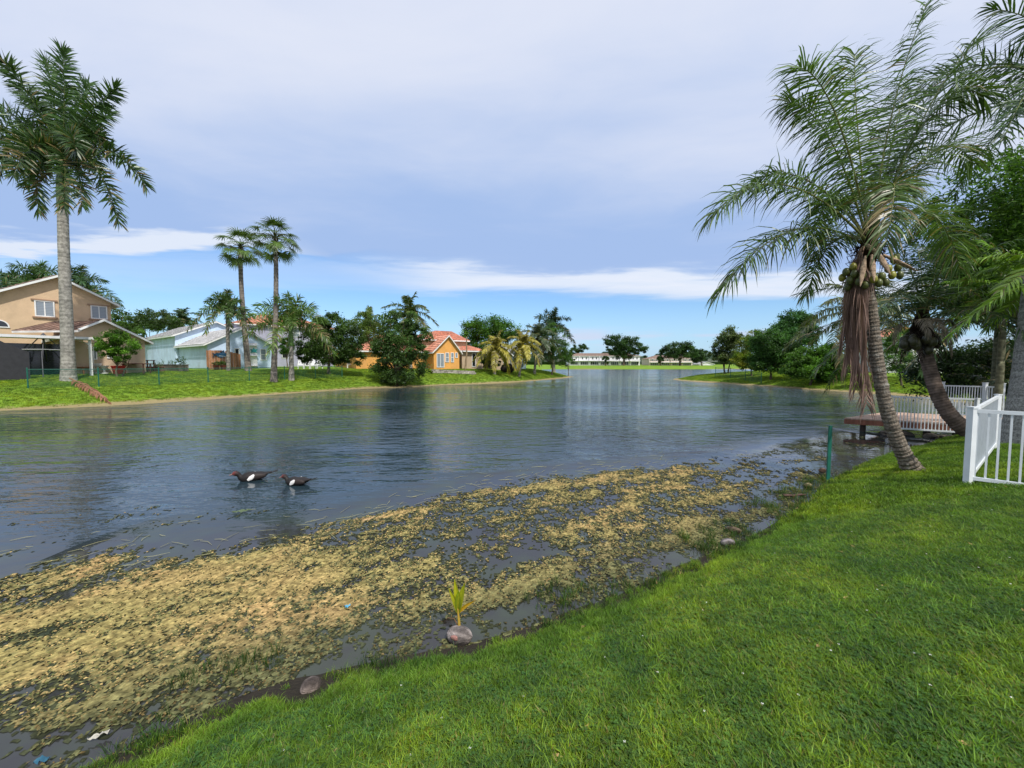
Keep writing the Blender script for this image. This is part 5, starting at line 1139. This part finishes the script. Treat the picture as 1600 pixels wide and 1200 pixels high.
# wall shelf with turtle on the blue wall
h = H2; a0, z1 = h.on(389, 540, -.3); a1, z0 = h.on(404, 572, -.3); o = h.P(a0, -.32, h.g); t = thing('wall_shelf', 'white shelf unit with green turtle board on the blue gable wall', 'shelf', o)
for z in (z0, (z0 + z1) / 2, z1): m_ = MB(); m_.obox(h.P(a0, -.34, z), np.r_[h.d * (a1 - a0), 0], np.r_[h.b * .3, 0], (0, 0, .05), (.8, .8, .8)); m_.build('shelf_board', M_white, t)
m_ = MB(); m_.obox(h.P(a0, -.06, z0 - .2), np.r_[h.d * (a1 - a0), 0], np.r_[h.b * .04, 0], (0, 0, z1 - z0 + .5), (.75, .75, .75)); m_.build('back_board', M_white, t)
m_ = MB(); c = h.P((a0 + a1) / 2, -.36, (z0 + z1) / 2 + .55); m_.ball(c, (.30, .04, .2), (.03, .22, .22), 12, 8)
for dx, dz in ((-.3, .12), (.3, .12), (-.25, -.16), (.25, -.16), (0, .26)): m_.ball(c + [dx, 0, dz], (.11, .03, .07), (.04, .28, .26), 8, 5)
m_.build('turtle', M_plain, t, smooth=True)
# white garden chairs
def chair():
    t = thing('garden_chair', 'x', 'chair', (0, 0, 0), group='white garden chairs'); c = (.75, .75, .75)
    m_ = MB(); m_.box(0, 0, .38, .55, .5, .04, c); m_.build('seat', M_white, t, local=True)
    m_ = MB()
    for i in range(5): m_.obox((-.25 + i * .11, .22, .42), (.08, 0, 0), (0, .03, 0), (0, .14, .62), c)
    m_.obox((-.27, .36, 1.0), (.54, 0, 0), (0, .04, 0), (0, .01, .07), c); m_.build('backrest', M_white, t, local=True)
    for s_ in (-1, 1):
        m_ = MB(); m_.box(s_ * .29, -.02, .6, .07, .55, .035, c); m_.box(s_ * .29, -.25, .0, .05, .05, .6, c); m_.build('armrest', M_white, t, local=True)
        for yy in (-.2, .2): m_ = MB(); m_.box(s_ * .24, yy, 0, .05, .05, .38, c); m_.build('leg', M_white, t, local=True)
    return t
c0 = chair(); spots = [(470, 44, .5, 'leftmost white garden chair, right of the young royal palm'), (480, 44.6, .3, 'second white garden chair from the young royal palm'), (489, 45.2, .6, 'third white garden chair, under the dark spreading tree'), (500, 45.6, .4, 'fourth white garden chair, nearest the dark trunk'),
     (547, 48, .3, 'white garden chair right of the dark spreading tree'), (562, 49, .6, 'white garden chair halfway to the shoreline tree'), (573, 50, .2, 'white garden chair closest to the shoreline tree')]
for i, (px, Yd, rz, lab) in enumerate(spots):
    p = gp(px, Yd)
    if i == 0: c0.location = tuple(p); c0.rotation_euler = (0, 0, rz); c0['label'] = lab
    else: dup(c0, p, rz, lab)
def wall_run(name, label, A, B_, hh, th, col, cat, n):
    A, B_ = np.array(A), np.array(B_); t = thing(name, label, cat, A); d = (B_ - A) / n; rr = np.random.RandomState(n); rows = 3
    for r in range(rows):
        for i in range(n):
            m_ = MB(); p = A + d * (i + (.5 if r % 2 else 0) * .8); q = np.array([p[0], p[1], A[2] + (B_[2] - A[2]) * i / n - .12 + r * hh / rows]); nn = np.array([-d[1], d[0], 0]); nn /= np.linalg.norm(nn)
            m_.obox(q + nn * rr.uniform(-.03, .03), np.r_[d[:2] * .95, 0], nn * th, (0, 0, hh / rows * .94), np.array(col) * rr.uniform(.65, 1.3)); m_.build('stone', M_stone, t)
    return t
wall_run('stone_wall', 'low weathered stone retaining wall on the lawn below the orange house', gp(674, 46), gp(742, 47.5), .55, .3, (.34, .31, .27), 'wall', 12)
p = gp(668, 45.5); m_ = MB(); rr = np.random.RandomState(1)
for _ in range(14): q = p + [rr.uniform(-.5, .5), rr.uniform(-.2, .2), rr.uniform(0, .35)]; m_.tube([q, q + v3(rr.uniform(0, 6.28), rr.uniform(-.3, .7), .5)], [.04, .03], 5, np.array([.05, .045, .04]))
tag(centre_origin(m_.build('brush_pile', M_bark), p), 'dark heap of cut branches left of the low stone wall', 'brush pile')
# black grill cover and shed items behind the yellow palms
p = gp(793, 54); m_ = MB(); m_.ball(p + [0, 0, .55], (.95, .5, .7), (.03, .022, .022), 12, 8, .05, rr); tag(centre_origin(m_.build('covered_grill', M_plain, smooth=True), p), 'black covered grill before the small tan house', 'grill')
# slim bare trunk by the tan house
p = gp(727, 52); m_ = MB(); e = at(729, 526, 52); m_.tube([p, p * .5 + e * .5 + [.1, 0, 0], e], [.13, .1, .07], 7, (2.2, 2.1, 1.9)); tag(centre_origin(m_.build('bare_palm_trunk', M_bark, smooth=True), p), 'bare pale palm trunk standing against the tan house', 'tree trunk')

# ------------------------------------------------------------------ small things on the near bank
def coconut(name, label, px, py, r, col, z=None, el=(1.25, .9, .9), rz=0, seed=0, cat='coconut'):
    rr = np.random.RandomState(seed); p = onz(px, py, 0); g0 = max(gz(p[0], p[1]), 0); p = onz(px, py, g0); r_ = np.array(el) * r
    t = thing(name, label, cat, (p[0], p[1], g0), rz); m_ = MB(); n1, n2 = 18, 12; V = []
    for i in range(n2 + 1):
        ph = math.pi * i / n2
        for j in range(n1):
            th = 2 * math.pi * j / n1; k = 1 + .06 * math.cos(3 * th) * math.sin(ph) + rr.normal(0, .012)
            k *= 1 - .10 * max(0, math.cos(ph)) ** 2; V.append((math.cos(ph) * r_[0] * (1 + .04 * k), math.sin(ph) * math.cos(th) * r_[1] * k, math.sin(ph) * math.sin(th) * r_[2] * k + r_[2] * .75))
    fc = [(i * n1 + j, (i + 1) * n1 + j, (i + 1) * n1 + (j + 1) % n1, i * n1 + (j + 1) % n1) for i in range(n2) for j in range(n1)]
    V = np.array(V); m1 = sstep(fbm(V[:, 1] * 30, V[:, 2] * 30 + V[:, 0] * 6, seed, 3, 1), -.4, .6)[:, None]
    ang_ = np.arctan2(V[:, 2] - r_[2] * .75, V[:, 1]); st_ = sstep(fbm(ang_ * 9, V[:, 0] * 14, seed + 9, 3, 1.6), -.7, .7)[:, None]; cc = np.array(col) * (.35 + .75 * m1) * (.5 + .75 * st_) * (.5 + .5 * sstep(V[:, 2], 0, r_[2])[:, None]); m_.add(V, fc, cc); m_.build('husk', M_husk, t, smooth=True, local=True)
    return t, p
t, p = coconut('sprouting_coconut', 'grey coconut with a yellow-green seedling sprouting at the water edge', 718, 1003, .085, (.42, .36, .33), rz=-.25, seed=1)
m_ = MB(); m_.ball((-.015, -.078, .085), (.034, .012, .022), (.40, .20, .17), 8, 6, .15, rng); m_.build('torn_husk', M_husk, t, smooth=True, local=True)
sp = np.array([-.01, .02, .125]); m_ = MB(); m_.tube([sp, sp + [-.005, 0, .07], sp + [-.012, 0, .14]], [.013, .010, .006], 7, (.42, .28, .04)); m_.build('stem', M_nut, t, smooth=True, local=True)
for (dx, hh, L, wd, cc) in ((-.07, .24, .17, .022, (.38, .38, .02)), (-.035, .30, .21, .026, (.42, .42, .02)), (.045, .30, .22, .026, (.36, .38, .02)), (.115, .19, .15, .014, (.60, .36, .02)), (0.0, .24, .16, .026, (.26, .34, .02))):
    m_ = MB(); a0 = sp + [-.01, 0, .10]; tip = sp + [dx * 1.3, rng.uniform(-.02, .02), hh * 1.28]; D_ = (tip - a0); Ln = np.linalg.norm(D_); D_ /= Ln
    ts = np.linspace(0, 1, 7); W_ = np.cross(D_, [0, 1, 0]); W_ /= np.linalg.norm(W_); pts = a0 + np.outer(ts, D_ * Ln) + np.outer(np.sin(ts * 3.1) * dx * -.15, [1, 0, 0]); wv = np.sin(np.clip(ts * .92 + .1, 0, 1) * np.pi) ** .8 * wd
    V = []; 
    for q_, w_ in zip(pts, wv): V += [q_ - W_ * w_, q_ + np.array([0, .008, 0]), q_ + W_ * w_]
    m_.add(V, [f_ for i in range(6) for f_ in ((i * 3, i * 3 + 1, i * 3 + 4, i * 3 + 3), (i * 3 + 1, i * 3 + 2, i * 3 + 5, i * 3 + 4))], np.array(cc)); m_.build('leaf', M_leaf, t, local=True)
m_ = MB(); m_.tube([(-.02, .02, .12), (-.06, .03, .17), (-.12, .04, .16), (-.16, .05, .11)], [.006, .005, .004, .002], 5, (.15, .09, .05))
for i in range(14): x = -.05 - i * .008; m_.tube([(x, .035, .165 - i * .002), (x - .012, .04, .10 - i * .002)], [.003, .001], 3, (.05, .035, .025), caps=False)
m_.build('withered_leaf', M_dead, t, local=True)
coconut('fallen_coconut', 'round grey-brown coconut lying in the grass left of the sprouting one', 486, 1082, .062, (.30, .24, .21), el=(1.05, .95, .95), rz=.9, seed=2)
coconut('fallen_coconut', 'wet dark coconut in the shallows, nearer one of the pair below the green post', 1137, 853, .075, (.24, .21, .21), el=(1.2, .8, .75), rz=.1, seed=3)
coconut('fallen_coconut', 'brown coconut in the shallows, farther one of the pair below the green post', 1146, 832, .07, (.22, .16, .11), el=(1.4, .7, .65), rz=-.5, seed=4)
coconut('fallen_coconut', 'small brown coconut half sunk beside the green post', 1285, 738, .06, (.2, .13, .09), seed=5)
coconut('fallen_coconut', 'pale husk in the mud left of the green post', 1262, 762, .06, (.33, .28, .15), seed=6)
def stick(name, label, a, b_, r, col, z=.03, cat='branch', n=5, seed=0):
    rr = np.random.RandomState(seed); A = onz(*a, 0); B_ = onz(*b_, 0); A = onz(*a, max(gz(A[0], A[1]), 0)); B_ = onz(*b_, max(gz(B_[0], B_[1]), 0)); m_ = MB(); P_ = [A + (B_ - A) * k / n + [0, rr.normal(0, .02), z + rr.uniform(0, .02)] for k in range(n + 1)]
    m_.tube(P_, np.linspace(r, r * .6, n + 1), 7, col); return tag(centre_origin(m_.build(name, M_husk, smooth=True), A), label, cat)
stick('palm_stub', 'broken pale palm stub lying on the lawn left of the leaning palm', (1335, 756), (1354, 747), .035, (.24, .17, .13), seed=1)
stick('dry_spathe', 'curved brown dry leaf stalk on the grass at the foot of the leaning palm', (1356, 748), (1408, 744), .03, (.20, .14, .06), z=.06, seed=2, cat='dry stalk')
stick('driftwood', 'dark stick lying in the shallows left of the green post', (1225, 778), (1258, 776), .025, (.10, .06, .05), seed=3)
def scrap(name, label, px, py, L, wd, col, rz, seed, mat=M_plain):
    rr = np.random.RandomState(seed); p = onz(px, py, .02); m_ = MB(); n = 9; V = []
    for i in range(n):
        for j in range(4): x = (i / (n - 1) - .5) * L; w_ = wd * math.sin(math.pi * (i + .6) / (n + .2)); y = (j / 3 - .5) * w_; V.append((p[0] + x * math.cos(rz) - y * math.sin(rz), p[1] + x * math.sin(rz) + y * math.cos(rz), max(gz(p[0], p[1]), 0) + .022 + rr.uniform(0, .03)))
    m_.add(V, [(i * 4 + j, i * 4 + j + 1, (i + 1) * 4 + j + 1, (i + 1) * 4 + j) for i in range(n - 1) for j in range(3)], col); return tag(centre_origin(m_.build(name, mat, smooth=True), p), label, 'litter')
scrap('pale_scrap', 'pale husk scrap in the mud at the lower left', 155, 1152, .10, .03, (.42, .40, .34), .55, 1)
scrap('blue_plastic', 'crumpled blue plastic at the bottom left corner of the shallows', 66, 1190, .07, .045, (.03, .11, .17), .4, 2)
scrap('blue_wrapper', 'small bright blue wrapper floating in the algae', 543, 949, .055, .03, (.10, .42, .62), .3, 3)
scrap('floating_leaf', 'pale green leaf floating below the ducks', 377, 800, .24, .07, (.14, .19, .10), .5, 4, M_leaf)
# ducks
def duck(label, px, py, rz, s_, flip):
    p = onz(px, py, 0); t = thing('muscovy_duck', label, 'duck', (p[0], p[1], 0), rz, group='ducks swimming on the lake'); bl = np.array([.018, .015, .014])
    path = np.array([(.36, 0, .115), (.30, 0, .10), (.22, 0, .075), (.10, 0, .05), (-.04, 0, .045), (-.14, 0, .06), (-.185, 0, .085), (-.205, 0, .115), (-.225, 0, .15), (-.26, 0, .17), (-.30, 0, .167), (-.325, 0, .16)]) * s_
    rad = np.array([(.035, .008), (.06, .02), (.09, .06), (.12, .095), (.12, .115), (.085, .095), (.055, .06), (.042, .042), (.044, .044), (.052, .052), (.044, .044), (.018, .020)]) * s_
    m_ = MB(); cc = np.tile(bl, (12, 1)); cc[9] = (.04, .015, .012); cc[10] = (.16, .035, .03); cc[11] = (.16, .05, .04); cc[3] *= 1.3; path[:5, 2] += .02 * s_; m_.tube(path, rad, 14, cc); b_ = m_.build('body', M_plain, t, smooth=True, local=True)
    m_ = MB(); m_.tube(np.array([(-.325, 0, .16), (-.355, 0, .15), (-.38, 0, .145)]) * s_, np.array([(.016, .014), (.018, .009), (.012, .005)]) * s_, 8, (.30, .16, .13)); m_.build('bill', M_plain, t, smooth=True, local=True)
    for sy in (-1, 1):
        m_ = MB(); m_.ball((.09 * s_, sy * .085 * s_, .085 * s_), (.19 * s_, .045 * s_, .065 * s_), (.03, .022, .02), 12, 8); w_ = m_.build('wing', M_plain, t, smooth=True, local=True)
        m_ = MB(); m_.tube(np.array([(-.05, sy * .122, .03), (.01, sy * .140, .075), (.07, sy * .118, .125)]) * s_, np.array([(.006, .022), (.010, .045), (.006, .03)]) * s_, 8, (.75, .73, .70)); m_.build('wing_patch', M_plain, w_, smooth=True, local=True)
        m_ = MB(); m_.ball((-.285 * s_, sy * .034 * s_, .18 * s_), .008 * s_, (.5, .4, .1), 6, 4); m_.build('eye', M_nut, t, local=True)
    m_ = MB(); m_.obox((.32 * s_, -.04 * s_, .10 * s_), (.16 * s_, .01, .05 * s_), (0, .08 * s_, 0), (0, 0, .012 * s_), bl * 1.5); m_.build('tail', M_plain, t, local=True)
duck('left swimming duck with red face and large white wing patch', 393, 750, .45, .95, 0)
duck('right swimming duck, darker, with a slim white wing stripe', 462, 757, -.12, .86, 0)
